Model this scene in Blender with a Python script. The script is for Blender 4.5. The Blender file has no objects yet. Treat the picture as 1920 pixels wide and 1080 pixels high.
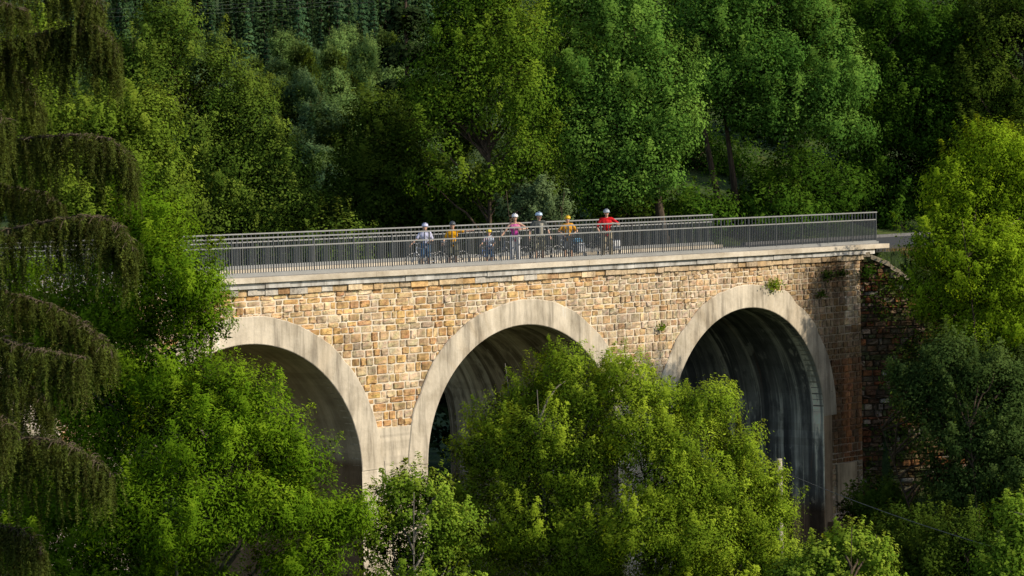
import bpy, math
import numpy as np
from mathutils import Vector

# ----------------------------------------------------------------------------
# scene, units: metres. s = distance along the viaduct, o = depth from its near
# face, z = height above the coping; the viaduct runs on a gentle curve and grade
# ----------------------------------------------------------------------------
scn = bpy.context.scene
col = scn.collection
PI = math.pi
FPX = 5305.587
CAM = np.array([-64.513, -69.062, 1.6407])
YAW, PIT, ROLL = .747586, .025941, .0165573
CURV, GRADE = .0044028, .015
W = 8.44            # width of the viaduct
SP = 11.42          # spacing of the arches
RI, RT = 4.35, .86  # arch radius, ring thickness
ZC = -6.393         # springing height
PB = 1.5725         # bay of the railing
S_END = 19.82
FWD = np.array([math.sin(YAW), math.cos(YAW), 0.0])
RGT = np.array([math.cos(YAW), -math.sin(YAW), 0.0])
UP = np.array([0, 0, 1.0])


def bend(V):
    V = np.asarray(V, float)
    s, o, z = V[..., 0], V[..., 1], V[..., 2]
    a = s * CURV
    return np.stack([np.sin(a) / CURV - o * np.sin(a), (1 - np.cos(a)) / CURV + o * np.cos(a), z + GRADE * s], -1)


def spot(u, v, d):
    """the world point at image pixel u, v, d metres ahead"""
    X, Y = (u - 960) / FPX, (540 - v) / FPX
    c, s = math.cos(ROLL), math.sin(ROLL)
    x, y = X * c + Y * s, -X * s + Y * c
    fw = d * math.cos(PIT) + y * d * math.sin(PIT)
    z = -d * math.sin(PIT) + y * d * math.cos(PIT)
    return CAM + FWD * fw + RGT * (x * d) + UP * z


def smooth(e0, e1, x):
    t = np.clip((x - e0) / (e1 - e0), 0, 1)
    return t * t * (3 - 2 * t)


_nr = np.random.default_rng(5)
_NK = _nr.normal(size=(10, 3)); _NP = _nr.uniform(0, 6.28, 10)


def noise(P, f=1.0):
    P = np.asarray(P, float) * f
    return np.sin(P @ _NK.T + _NP).sum(-1) / 4.5


def ground_h(x, y):
    x = np.asarray(x, float); y = np.asarray(y, float)
    t = (x - CAM[0]) * FWD[0] + (y - CAM[1]) * FWD[1]
    floor = np.minimum(-14.0 + .43 * np.maximum(0, np.abs(x + 3) - 12), -.15)
    # embankment and road on the right, behind the wing wall
    right = x - 19.3 > np.maximum(.85 - y, 0) * 1.415
    bank = -.34 - 1.36 * np.maximum(0, .35 - y)
    bank = np.maximum(bank, floor)
    z = np.where(right & (y < W + 1), bank + GRADE * x, floor)
    # wooded slope behind
    hill = -.4 + .30 * np.maximum(0, y - W - 2.5)
    lat = (x - CAM[0]) * RGT[0] + (y - CAM[1]) * RGT[1]
    k = smooth(-4, 10, lat)
    hill = np.minimum(hill, 14 + .05 * y)
    behind = -12.5 + .02 * (y - W)
    zb = np.maximum(behind * (1 - k) + hill * k, -13)
    z = np.where(y > W + 1, np.where((lat > 6) & (x > 18.6), np.maximum(hill, -.4), zb), z)
    far = -20 + .12 * (t - 220)
    kk = smooth(150, 260, t)
    z = np.where(t < 95, np.minimum(z, -2.2 - .165 * np.maximum(t, 0)), z)
    z = np.maximum(z, -15.5)
    z = np.where(t > 150, z * (1 - kk) + np.maximum(far, -13) * kk, z)
    return z


# ----------------------------------------------------------------------------
# mesh helpers
# ----------------------------------------------------------------------------
class MB:
    def __init__(self):
        self.v = []; self.f = []; self.c = []; self.n = 0

    def add(self, V, F, c=(1, 1, 1)):
        V = np.asarray(V, float).reshape(-1, 3)
        self.v.append(V)
        self.f += [tuple(i + self.n for i in f) for f in F]
        c = np.asarray(c, float)
        self.c.append(np.broadcast_to(c, (len(V), 3)) if c.ndim == 1 else c)
        self.n += len(V)
        return self

    def box(self, a, b, c=(1, 1, 1), seg=1):
        (x0, y0, z0), (x1, y1, z1) = a, b
        xs = np.linspace(x0, x1, seg + 1)
        V = []
        for x in xs:
            V += [(x, y0, z0), (x, y1, z0), (x, y1, z1), (x, y0, z1)]
        F = [(0, 1, 2, 3), tuple(4 * seg + i for i in (3, 2, 1, 0))]
        for i in range(seg):
            p, q = 4 * i, 4 * i + 4
            for k in range(4):
                k2 = (k + 1) % 4
                F.append((p + k2, p + k, q + k, q + k2))
        return self.add(V, F, c)

    def tube(self, path, rad, n=8, c=(1, 1, 1), caps=True):
        P = np.asarray(path, float)
        rad = np.broadcast_to(np.asarray(rad, float), (len(P),))
        T = np.gradient(P, axis=0)
        T /= np.linalg.norm(T, axis=1)[:, None] + 1e-9
        ref = np.array([0, 0, 1.0]) if abs(T[:, 2]).mean() < .8 else np.array([1.0, 0, 0])
        A = np.cross(T, ref); A /= np.linalg.norm(A, axis=1)[:, None] + 1e-9
        B = np.cross(T, A)
        th = np.arange(n) * 2 * PI / n
        V = P[:, None] + rad[:, None, None] * (np.cos(th)[None, :, None] * A[:, None] + np.sin(th)[None, :, None] * B[:, None])
        F = []
        for i in range(len(P) - 1):
            for k in range(n):
                k2 = (k + 1) % n
                F.append((i * n + k, i * n + k2, (i + 1) * n + k2, (i + 1) * n + k))
        if caps:
            F.append(tuple(range(n - 1, -1, -1)))
            F.append(tuple((len(P) - 1) * n + k for k in range(n)))
        return self.add(V, F, c)

    def ball(self, p, r, c=(1, 1, 1), nu=12, nv=8, half=None):
        r = np.broadcast_to(np.asarray(r, float), (3,))
        lo, hi = (-PI / 2, PI / 2) if half is None else half
        V = []
        for j in range(nv + 1):
            a = lo + (hi - lo) * j / nv
            for i in range(nu):
                b = 2 * PI * i / nu
                V.append((p[0] + r[0] * math.cos(a) * math.cos(b), p[1] + r[1] * math.cos(a) * math.sin(b), p[2] + r[2] * math.sin(a)))
        F = []
        for j in range(nv):
            for i in range(nu):
                i2 = (i + 1) % nu
                F.append((j * nu + i, j * nu + i2, (j + 1) * nu + i2, (j + 1) * nu + i))
        F.append(tuple(range(nu - 1, -1, -1))); F.append(tuple(nv * nu + i for i in range(nu)))
        return self.add(V, F, c)

    def mesh(self, name, mat, bent=False, sm=False):
        V = np.concatenate(self.v)
        if bent:
            V = bend(V)
        me = bpy.data.meshes.new(name)
        me.from_pydata(V.tolist(), [], self.f)
        at = me.attributes.new('col', 'FLOAT_COLOR', 'POINT')
        C = np.concatenate([np.concatenate(self.c), np.ones((self.n, 1))], 1).astype(np.float32)
        at.data.foreach_set('color', C.ravel())
        me.materials.append(mat)
        if sm:
            me.polygons.foreach_set('use_smooth', np.ones(len(me.polygons), bool))
        me.update()
        return me

    def build(self, name, mat, parent=None, bent=False, sm=False):
        return link(name, self.mesh(name, mat, bent, sm), parent)


def link(name, data, parent=None):
    o = bpy.data.objects.new(name, data)
    col.objects.link(o)
    if parent is not None:
        o.parent = parent
    return o


def thing(name, label, cat, loc=(0, 0, 0), rz=0, group=None):
    o = link(name, None)
    o.location = Vector([float(q) for q in loc]); o.rotation_euler = (0, 0, rz)
    return tag(o, label, cat, group)


def tag(o, label=None, cat=None, group=None, kind=None):
    if label: o['label'] = label
    if cat: o['category'] = cat
    if group: o['group'] = group
    if kind: o['kind'] = kind
    return o


def quad_mesh(name, V, tint, mat, nrm=None):
    """V (N,4,3) -> one mesh of N separate quads with a 'tint' per point"""
    N = len(V)
    me = bpy.data.meshes.new(name)
    me.vertices.add(N * 4); me.loops.add(N * 4); me.polygons.add(N)
    me.vertices.foreach_set('co', V.astype(np.float32).ravel())
    me.loops.foreach_set('vertex_index', np.arange(N * 4, dtype=np.int32))
    me.polygons.foreach_set('loop_start', np.arange(0, N * 4, 4, dtype=np.int32))
    at = me.attributes.new('tint', 'FLOAT', 'POINT')
    at.data.foreach_set('value', np.repeat(tint, 4).astype(np.float32))
    if nrm is None:
        nrm = np.cross(V[:, 1] - V[:, 3], V[:, 0] - V[:, 2]); nrm /= np.linalg.norm(nrm, axis=1, keepdims=True) + 1e-9
        nrm = np.where(nrm[:, 2:] < 0, -nrm, nrm)
    an = me.attributes.new('nrm', 'FLOAT_VECTOR', 'POINT')
    an.data.foreach_set('vector', np.repeat(nrm, 4, 0).astype(np.float32).ravel())
    me.materials.append(mat)
    me.update(calc_edges=True)
    return me


# ----------------------------------------------------------------------------
# materials
# ----------------------------------------------------------------------------
def nodes(name):
    m = bpy.data.materials.new(name); m.use_nodes = True
    nt = m.node_tree; nt.nodes.clear()
    out = nt.nodes.new('ShaderNodeOutputMaterial')
    def N(t, **kw):
        n = nt.nodes.new(t)
        for k, v in kw.items():
            if k.startswith('i_'):
                n.inputs[k[2:].replace('_', ' ')].default_value = v
            else:
                setattr(n, k, v)
        return n
    def L(a, b): nt.links.new(a, b)
    return m, nt, N, L, out


def rgba(c): return (c[0], c[1], c[2], 1)


def ramp(N, stops):
    r = N('ShaderNodeValToRGB')
    e = r.color_ramp.elements
    while len(e) < len(stops): e.new(.5)
    for i, (p, c) in enumerate(stops):
        e[i].position = p; e[i].color = rgba(c) if len(c) == 3 else c
    return r


def leaf_mat(name, dark, mid, light, tr=.32):
    m, nt, N, L, out = nodes(name)
    a = N('ShaderNodeAttribute', attribute_name='tint')
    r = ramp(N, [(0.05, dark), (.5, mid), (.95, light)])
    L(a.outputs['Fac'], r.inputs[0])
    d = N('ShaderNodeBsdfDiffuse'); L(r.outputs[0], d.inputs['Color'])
    t = N('ShaderNodeBsdfTranslucent')
    mx = N('ShaderNodeMix', data_type='RGBA', blend_type='MULTIPLY'); mx.inputs[0].default_value = 1
    mx.inputs[7].default_value = (1.5, 1.35, .45, 1)
    L(r.outputs[0], mx.inputs[6]); L(mx.outputs[2], t.inputs['Color'])
    an = N('ShaderNodeAttribute', attribute_name='nrm')
    L(an.outputs['Vector'], d.inputs['Normal']); L(an.outputs['Vector'], t.inputs['Normal'])
    s = N('ShaderNodeMixShader'); s.inputs[0].default_value = min(.55, tr * 1.45)
    L(d.outputs[0], s.inputs[1]); L(t.outputs[0], s.inputs[2])
    L(s.outputs[0], out.inputs[0])
    return m


def plain(name, c, rough=.7, metal=0, var=.25, scale=6):
    m, nt, N, L, out = nodes(name)
    p = N('ShaderNodeBsdfPrincipled'); p.inputs['Roughness'].default_value = rough; p.inputs['Metallic'].default_value = metal
    p.inputs['Specular IOR Level'].default_value = .3
    tc = N('ShaderNodeTexCoord'); nz = N('ShaderNodeTexNoise'); nz.inputs['Scale'].default_value = scale; nz.inputs['Detail'].default_value = 5
    L(tc.outputs['Object'], nz.inputs['Vector'])
    r = ramp(N, [(.3, [x * (1 - var) for x in c]), (.7, [min(1, x * (1 + var)) for x in c])])
    L(nz.outputs['Fac'], r.inputs[0]); L(r.outputs[0], p.inputs['Base Color'])
    L(p.outputs[0], out.inputs[0])
    return m


def stone_mat(name, bump=.6):
    """base colour from the mesh's per-stone colour, weathered by noise"""
    m, nt, N, L, out = nodes(name)
    p = N('ShaderNodeBsdfPrincipled'); p.inputs['Roughness'].default_value = .92; p.inputs['Specular IOR Level'].default_value = .15
    a = N('ShaderNodeAttribute', attribute_name='col')
    tc = N('ShaderNodeTexCoord')
    n1 = N('ShaderNodeTexNoise'); n1.inputs['Scale'].default_value = 7; n1.inputs['Detail'].default_value = 8; n1.inputs['Roughness'].default_value = .65
    L(tc.outputs['Object'], n1.inputs['Vector'])
    r1 = ramp(N, [(.28, (.42, .40, .38)), (.5, (.95, .95, .95)), (.75, (1.18, 1.14, 1.05))])
    L(n1.outputs['Fac'], r1.inputs[0])
    mx = N('ShaderNodeMix', data_type='RGBA', blend_type='MULTIPLY'); mx.inputs[0].default_value = 1
    L(a.outputs['Color'], mx.inputs[6]); L(r1.outputs[0], mx.inputs[7])
    n2 = N('ShaderNodeTexNoise'); n2.inputs['Scale'].default_value = .55; n2.inputs['Detail'].default_value = 4
    L(tc.outputs['Object'], n2.inputs['Vector'])
    r2 = ramp(N, [(.35, (.74, .72, .70)), (.62, (1.1, 1.08, 1.04))])
    L(n2.outputs['Fac'], r2.inputs[0])
    m2 = N('ShaderNodeMix', data_type='RGBA', blend_type='MULTIPLY'); m2.inputs[0].default_value = .8
    L(mx.outputs[2], m2.inputs[6]); L(r2.outputs[0], m2.inputs[7])
    mp = N('ShaderNodeMapping'); mp.inputs['Scale'].default_value = (1.3, 1.3, .10)
    L(tc.outputs['Object'], mp.inputs['Vector'])
    n4 = N('ShaderNodeTexNoise'); n4.inputs['Scale'].default_value = 1.5; n4.inputs['Detail'].default_value = 6; n4.inputs['Roughness'].default_value = .6
    L(mp.outputs[0], n4.inputs['Vector'])
    r4 = ramp(N, [(.36, (.60, .57, .53)), (.52, (1, 1, 1)), (.68, (1.12, 1.11, 1.08))]); L(n4.outputs['Fac'], r4.inputs[0])
    m4 = N('ShaderNodeMix', data_type='RGBA', blend_type='MULTIPLY'); m4.inputs[0].default_value = .85
    L(m2.outputs[2], m4.inputs[6]); L(r4.outputs[0], m4.inputs[7])
    L(m4.outputs[2], p.inputs['Base Color'])
    b = N('ShaderNodeBump'); b.inputs['Strength'].default_value = bump; b.inputs['Distance'].default_value = .04
    n3 = N('ShaderNodeTexNoise'); n3.inputs['Scale'].default_value = 16; n3.inputs['Detail'].default_value = 6
    L(tc.outputs['Object'], n3.inputs['Vector']); L(n3.outputs['Fac'], b.inputs['Height']); L(b.outputs[0], p.inputs['Normal'])
    L(p.outputs[0], out.inputs[0])
    return m


def concrete_mat(name, base, streak, amount=.5, sx=2.2, sz=.16, pale=None, tight=False):
    """cast concrete with rain streaks running down the face"""
    m, nt, N, L, out = nodes(name)
    p = N('ShaderNodeBsdfPrincipled'); p.inputs['Roughness'].default_value = .9; p.inputs['Specular IOR Level'].default_value = .15
    tc = N('ShaderNodeTexCoord')
    mp = N('ShaderNodeMapping'); mp.inputs['Scale'].default_value = (sx, sx, sz)
    L(tc.outputs['Object'], mp.inputs['Vector'])
    n1 = N('ShaderNodeTexNoise'); n1.inputs['Scale'].default_value = 1.6; n1.inputs['Detail'].default_value = 7; n1.inputs['Roughness'].default_value = .62
    L(mp.outputs[0], n1.inputs['Vector'])
    lo = .5 + .14 * (1 - amount) * -1 + .0
    st = [(.36, streak), (.36 + .2 * (1.15 - amount), [streak[i] * .35 + base[i] * .65 for i in range(3)]), (.66, base)]
    if pale: st.append((.74, pale))
    if tight: st = [(.43, streak), (.50, [streak[i] * .6 + base[i] * .4 for i in range(3)]), (.56, base), (.63, pale)]
    r1 = ramp(N, st); L(n1.outputs['Fac'], r1.inputs[0])
    n2 = N('ShaderNodeTexNoise'); n2.inputs['Scale'].default_value = 1.1; n2.inputs['Detail'].default_value = 8; n2.inputs['Roughness'].default_value = .7
    L(tc.outputs['Object'], n2.inputs['Vector'])
    r2 = ramp(N, [(.3, (.66, .64, .60)), (.55, (1, 1, 1)), (.8, (1.12, 1.1, 1.06))]); L(n2.outputs['Fac'], r2.inputs[0])
    mx = N('ShaderNodeMix', data_type='RGBA', blend_type='MULTIPLY'); mx.inputs[0].default_value = .9
    L(r1.outputs[0], mx.inputs[6]); L(r2.outputs[0], mx.inputs[7])
    a = N('ShaderNodeAttribute', attribute_name='col')
    m3 = N('ShaderNodeMix', data_type='RGBA', blend_type='MULTIPLY'); m3.inputs[0].default_value = 1
    L(mx.outputs[2], m3.inputs[6]); L(a.outputs['Color'], m3.inputs[7])
    L(m3.outputs[2], p.inputs['Base Color'])
    b = N('ShaderNodeBump'); b.inputs['Strength'].default_value = .35; b.inputs['Distance'].default_value = .03
    n3 = N('ShaderNodeTexNoise'); n3.inputs['Scale'].default_value = 9; n3.inputs['Detail'].default_value = 6
    L(tc.outputs['Object'], n3.inputs['Vector']); L(n3.outputs['Fac'], b.inputs['Height']); L(b.outputs[0], p.inputs['Normal'])
    L(p.outputs[0], out.inputs[0])
    return m


def vault_mat(name, base, dark, pale, amt_d, amt_p, rust=None):
    """board-marked vault: damp and lime streaks follow the curve of the arch"""
    m, nt, N, L, out = nodes(name)
    p = N('ShaderNodeBsdfPrincipled'); p.inputs['Roughness'].default_value = .92; p.inputs['Specular IOR Level'].default_value = .12
    a = N('ShaderNodeAttribute', attribute_name='arc')
    def layer(scale, off, lo, hi, detail=7, rough=.62):
        mp = N('ShaderNodeMapping'); mp.inputs['Scale'].default_value = scale; mp.inputs['Location'].default_value = off
        L(a.outputs['Vector'], mp.inputs['Vector'])
        n = N('ShaderNodeTexNoise'); n.inputs['Scale'].default_value = 1; n.inputs['Detail'].default_value = detail; n.inputs['Roughness'].default_value = rough
        L(mp.outputs[0], n.inputs['Vector'])
        r = ramp(N, [(lo, (0, 0, 0)), (hi, (1, 1, 1))]); L(n.outputs['Fac'], r.inputs[0])
        return r.outputs[0]
    def mix(x, y, f, k, mode='MIX'):
        q = N('ShaderNodeMix', data_type='RGBA', blend_type=mode)
        if f is None: q.inputs[0].default_value = k
        else:
            mm = N('ShaderNodeMath', operation='MULTIPLY'); mm.inputs[1].default_value = k; L(f, mm.inputs[0]); L(mm.outputs[0], q.inputs[0])
        for v, sk in ((x, 6), (y, 7)):
            if isinstance(v, tuple): q.inputs[sk].default_value = rgba(v)
            else: L(v, q.inputs[sk])
        return q.outputs[2]
    c = mix(base, dark, layer((.10, 1.5, 1), (3, 1, 0), .44, .58), amt_d)
    c = mix(c, dark, layer((.55, .8, 1), (9, 4, 2), .50, .62), amt_d * .7)
    c = mix(c, pale, layer((.075, 1.9, 1), (7, 8, 5), .54, .61), amt_p)
    c = mix(c, pale, layer((.16, 4.2, 1), (1, 3, 7), .60, .67), amt_p * .8)
    c = mix(c, pale, layer((.9, 1.5, 1), (2, 9, 4), .60, .66), amt_p * .5)
    c = mix(c, dark, layer((.8, 1.7, 1), (12, 2, 8), .54, .60), amt_d * .6)
    if rust: c = mix(c, rust, layer((.12, 1.3, 1), (4, 6, 1), .60, .68), .6)
    tone = layer((1.1, 1.3, 1), (0, 0, 3), .25, .75, 9, .72)
    c = mix(c, mix((.62, .6, .57), (1.18, 1.16, 1.12), tone, 1.0), None, 1.0, 'MULTIPLY')
    # formwork boards
    sp_ = N('ShaderNodeSeparateXYZ'); L(a.outputs['Vector'], sp_.inputs[0])
    dv = N('ShaderNodeMath', operation='MULTIPLY'); dv.inputs[1].default_value = 3.6; L(sp_.outputs[0], dv.inputs[0])
    fl = N('ShaderNodeMath', operation='FLOOR'); L(dv.outputs[0], fl.inputs[0])
    wn = N('ShaderNodeTexWhiteNoise', noise_dimensions='1D'); L(fl.outputs[0], wn.inputs['W'])
    rb = ramp(N, [(0, (.86, .85, .83)), (1, (1.06, 1.06, 1.06))]); L(wn.outputs['Value'], rb.inputs[0])
    c = mix(c, rb.outputs[0], None, 1.0, 'MULTIPLY')
    vc = N('ShaderNodeAttribute', attribute_name='col')
    c = mix(c, vc.outputs['Color'], None, 1.0, 'MULTIPLY')
    L(c, p.inputs['Base Color'])
    b = N('ShaderNodeBump'); b.inputs['Strength'].default_value = .5; b.inputs['Distance'].default_value = .05
    L(tone, b.inputs['Height']); L(b.outputs[0], p.inputs['Normal'])
    L(p.outputs[0], out.inputs[0])
    return m


def bark_mat(name, c):
    m, nt, N, L, out = nodes(name)
    p = N('ShaderNodeBsdfPrincipled'); p.inputs['Roughness'].default_value = .95; p.inputs['Specular IOR Level'].default_value = .1
    tc = N('ShaderNodeTexCoord'); mp = N('ShaderNodeMapping'); mp.inputs['Scale'].default_value = (6, 6, 1.2)
    L(tc.outputs['Object'], mp.inputs['Vector'])
    n = N('ShaderNodeTexNoise'); n.inputs['Scale'].default_value = 2; n.inputs['Detail'].default_value = 6
    L(mp.outputs[0], n.inputs['Vector'])
    r = ramp(N, [(.3, [x * .45 for x in c]), (.7, [x * 1.4 for x in c])]); L(n.outputs['Fac'], r.inputs[0])
    L(r.outputs[0], p.inputs['Base Color']); L(p.outputs[0], out.inputs[0])
    return m


def ground_mat():
    m, nt, N, L, out = nodes('forest_floor')
    p = N('ShaderNodeBsdfPrincipled'); p.inputs['Roughness'].default_value = 1; p.inputs['Specular IOR Level'].default_value = .05
    tc = N('ShaderNodeTexCoord')
    n = N('ShaderNodeTexNoise'); n.inputs['Scale'].default_value = .45; n.inputs['Detail'].default_value = 9; n.inputs['Roughness'].default_value = .7
    L(tc.outputs['Object'], n.inputs['Vector'])
    r = ramp(N, [(.3, (.02, .028, .012)), (.5, (.04, .065, .02)), (.66, (.085, .10, .03)), (.8, (.14, .115, .055))])
    L(n.outputs['Fac'], r.inputs[0]); L(r.outputs[0], p.inputs['Base Color'])
    b = N('ShaderNodeBump'); b.inputs['Strength'].default_value = .8; b.inputs['Distance'].default_value = .3
    n3 = N('ShaderNodeTexNoise'); n3.inputs['Scale'].default_value = 3; n3.inputs['Detail'].default_value = 8
    L(tc.outputs['Object'], n3.inputs['Vector']); L(n3.outputs['Fac'], b.inputs['Height']); L(b.outputs[0], p.inputs['Normal'])
    L(p.outputs[0], out.inputs[0])
    return m


M_STONE = stone_mat('sandstone_blocks')
M_MORTAR = concrete_mat('mortar', (.72, .63, .49), (.56, .48, .37), .4, 1, 1)
M_RING = concrete_mat('arch_concrete', (.68, .59, .455), (.32, .275, .21), .45, 2.0, .22, (.70, .665, .59))
M_VAULT_CLEAN = vault_mat('vault_clean', (.60, .52, .39), (.36, .30, .22), (.66, .60, .48), .55, .35)
M_VAULT_MID = vault_mat('vault_streaked', (.52, .46, .35), (.10, .08, .055), (.64, .59, .48), .9, .8)
M_VAULT_DARK = vault_mat('vault_dark_streaked', (.22, .22, .21), (.055, .056, .06), (.62, .60, .53), .9, .85, (.22, .10, .05))
M_COPING = concrete_mat('coping_concrete', (.64, .565, .45), (.47, .40, .30), .3, .5, .8)
M_CORNICE = concrete_mat('cornice_stone', (.56, .545, .51), (.30, .28, .25), .45, 2.5, .8, (.66, .64, .6))
M_DECK = plain('path_surface', (.36, .33, .28), .9, 0, .15, 1.5)
M_ROAD = plain('asphalt', (.045, .045, .044), .9, 0, .25, 2.0)
M_RAIL = plain('grey_painted_steel', (.25, .25, .238), .5, .2, .08, 3)
M_BARS = plain('grey_steel_bars', (.115, .118, .113), .55, .2, .08, 3)
M_BARK = bark_mat('bark_brown', (.085, .062, .042))
M_BARKG = bark_mat('bark_grey', (.17, .15, .12))
M_POLE = bark_mat('weathered_pole', (.38, .33, .26))
M_GROUND = ground_mat()
M_WIRE = plain('cable', (.16, .15, .14), .6, .3)

L_ASH = leaf_mat('leaf_ash', (0.089, 0.177, 0.010), (0.152, 0.281, 0.013), (0.293, 0.429, 0.024), .36)
L_WILLOW = leaf_mat('leaf_willow', (0.122, 0.208, 0.017), (0.244, 0.363, 0.026), (0.450, 0.566, 0.048), .36)
L_YELLOW = leaf_mat('leaf_sunny', (0.128, 0.223, 0.012), (0.268, 0.413, 0.020), (0.455, 0.611, 0.035), .38)
L_SMALL = leaf_mat('leaf_young', (0.095, 0.185, 0.018), (0.209, 0.333, 0.031), (0.418, 0.536, 0.062), .34)
L_ALDER = leaf_mat('leaf_alder', (0.060, 0.123, 0.017), (0.122, 0.199, 0.025), (0.225, 0.300, 0.042), .3)
L_LEFT = leaf_mat('leaf_lime', (0.088, 0.158, 0.017), (0.168, 0.256, 0.025), (0.281, 0.362, 0.042), .32)
L_DARK = leaf_mat('leaf_deep', (0.038, 0.075, 0.010), (0.071, 0.122, 0.014), (0.129, 0.189, 0.023), .28)
L_MID = leaf_mat('leaf_mid', (0.063, 0.141, 0.014), (0.126, 0.224, 0.020), (0.235, 0.333, 0.029), .32)
L_FRONT = leaf_mat('leaf_maple', (0.070, 0.173, 0.027), (0.134, 0.273, 0.042), (0.244, 0.399, 0.065), .32)
L_DEEP = leaf_mat('leaf_shade', (0.028, 0.071, 0.009), (0.055, 0.127, 0.012), (0.113, 0.203, 0.020), .3)
L_OLIVE = leaf_mat('leaf_olive', (0.066, 0.106, 0.037), (0.112, 0.163, 0.063), (0.171, 0.244, 0.101), .25)
L_FAR = leaf_mat('leaf_far_haze', (0.097, 0.178, 0.053), (0.163, 0.263, 0.074), (0.261, 0.365, 0.100), .25)  # distance haze painted in as a bluer green
L_FARB = leaf_mat('leaf_far_blue_haze', (0.090, 0.186, 0.083), (0.159, 0.269, 0.114), (0.242, 0.356, 0.142), .25)  # same, with more of the blue haze in the colour
L_CONIF = leaf_mat('needle_far_haze', (0.038, 0.088, 0.040), (0.066, 0.131, 0.055), (0.108, 0.186, 0.070), .15)  # haze mixed into the needle colour
L_SPRUCE = leaf_mat('needle_spruce', (.058, .056, .018), (.088, .118, .024), (.175, .225, .040), .2)
L_THICKET = leaf_mat('leaf_thicket', (.045, .085, .022), (.085, .145, .034), (.145, .215, .055), .4)
L_GRASS = leaf_mat('dry_grass', (.14, .105, .045), (.24, .185, .08), (.34, .27, .13), .25)

# ----------------------------------------------------------------------------
# ground and road
# ----------------------------------------------------------------------------
def graded(a, b, fine0, fine1, step, grow=1.16):
    xs = list(np.arange(fine0, fine1 + 1e-6, step))
    st = step
    while xs[-1] < b:
        st *= grow; xs.append(xs[-1] + st)
    st = step
    while xs[0] > a:
        st *= grow; xs.insert(0, xs[0] - st)
    return np.array(xs)


gx = graded(-500, 1700, -75, 60, .75)
gy = graded(-500, 1700, -75, 50, .75)
X, Y = np.meshgrid(gx, gy)
Z = ground_h(X, Y) + .25 * noise(np.stack([X, Y, 0 * X], -1), .22) * smooth(2, 6, np.hypot(X - 8, Y - 4) * 0 + np.maximum(np.abs(Y - 4) - 5, 0) + np.maximum(np.abs(X) - 60, 0))
inside = (X > 17.5) & (Y > .6) & (Y < W + 1.2) & (X < 90)
Z = np.where(inside, np.minimum(Z, GRADE * X - .3 + CURV * 0), Z)
nx, ny = len(gx), len(gy)
idx = np.arange(nx * ny).reshape(ny, nx)
gF = np.stack([idx[:-1, :-1], idx[:-1, 1:], idx[1:, 1:], idx[1:, :-1]], -1).reshape(-1, 4)
me = bpy.data.meshes.new('ground')
me.from_pydata(np.stack([X, Y, Z], -1).reshape(-1, 3).tolist(), [], gF.tolist())
me.materials.append(M_GROUND)
me.polygons.foreach_set('use_smooth', np.ones(len(me.polygons), bool))
tag(link('ground', me), kind='structure')

m = MB()
m.box((S_END + .02, .35, -.5), (70, W - .35, -.10), seg=40)
tag(m.build('road', M_ROAD, bent=True), kind='structure')
m = MB()
m.box((S_END + 2.0, W - .33, -.5), (70, W - .1, .02), seg=40)
tag(m.build('kerb', plain('kerb_stone', (.12, .115, .11)), bent=True), kind='structure')

# ----------------------------------------------------------------------------
# the viaduct
# ----------------------------------------------------------------------------
viaduct = thing('stone_viaduct', 'curved sandstone viaduct with pale concrete arch rings carrying a railed path', 'bridge')
ARCH = [-2 * SP, -SP, 0.0, 11.39]
S0, S1 = -30.0, 18.25          # ends of the masonry face
ZT = -.56                      # top of the rubble face
ZV = -5.05                     # rubble ends here between the rings
rng = np.random.default_rng(11)


def dist_arch(s, z):
    d = 99.0
    for c in ARCH:
        zz = max(z - ZC, 0)
        d = min(d, math.hypot(s - c, zz))
    return d


PAL = np.array([(.46, .29, .115), (.50, .37, .21), (.56, .46, .31), (.43, .235, .085), (.36, .30, .22), (.30, .255, .20),
                (.52, .335, .12), (.58, .50, .38), (.40, .22, .10), (.47, .345, .20)])
PW = np.array([.15, .20, .15, .10, .10, .06, .06, .10, .04, .04]); PW = PW / PW.sum()
MOSS = np.array([(.10, .06, .035), (.13, .09, .06), (.07, .055, .04), (.16, .065, .03), (.06, .07, .03), (.20, .17, .13), (.085, .05, .03)])


def stain_and_shade(s, z, c):
    """brown and rust staining plus tree shade, painted in towards the right abutment"""
    k = float(smooth(12.6, 16.5, s + .35 * (-1.6 - z) + .8 * noise(np.array([s, 0, z]), .9)))  # this darkening stands in for tree shade as well as stains
    if s > 17.3 and z > -3: k *= .25  # sunlit strip at the top corner kept paler in the colour
    c2 = c * np.array([.34, .30, .255])
    if s > 15.9 and z < -4.2:
        c2 = c2 * .45 + np.array([.24, .082, .026]) * .5 * max(.1, .7 + 1.3 * noise(np.array([s * 4.5, 0, z * .35])))
    if z < -8.2 and s > 15: c2 = c * .55
    return c * (1 - k) + c2 * k


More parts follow.
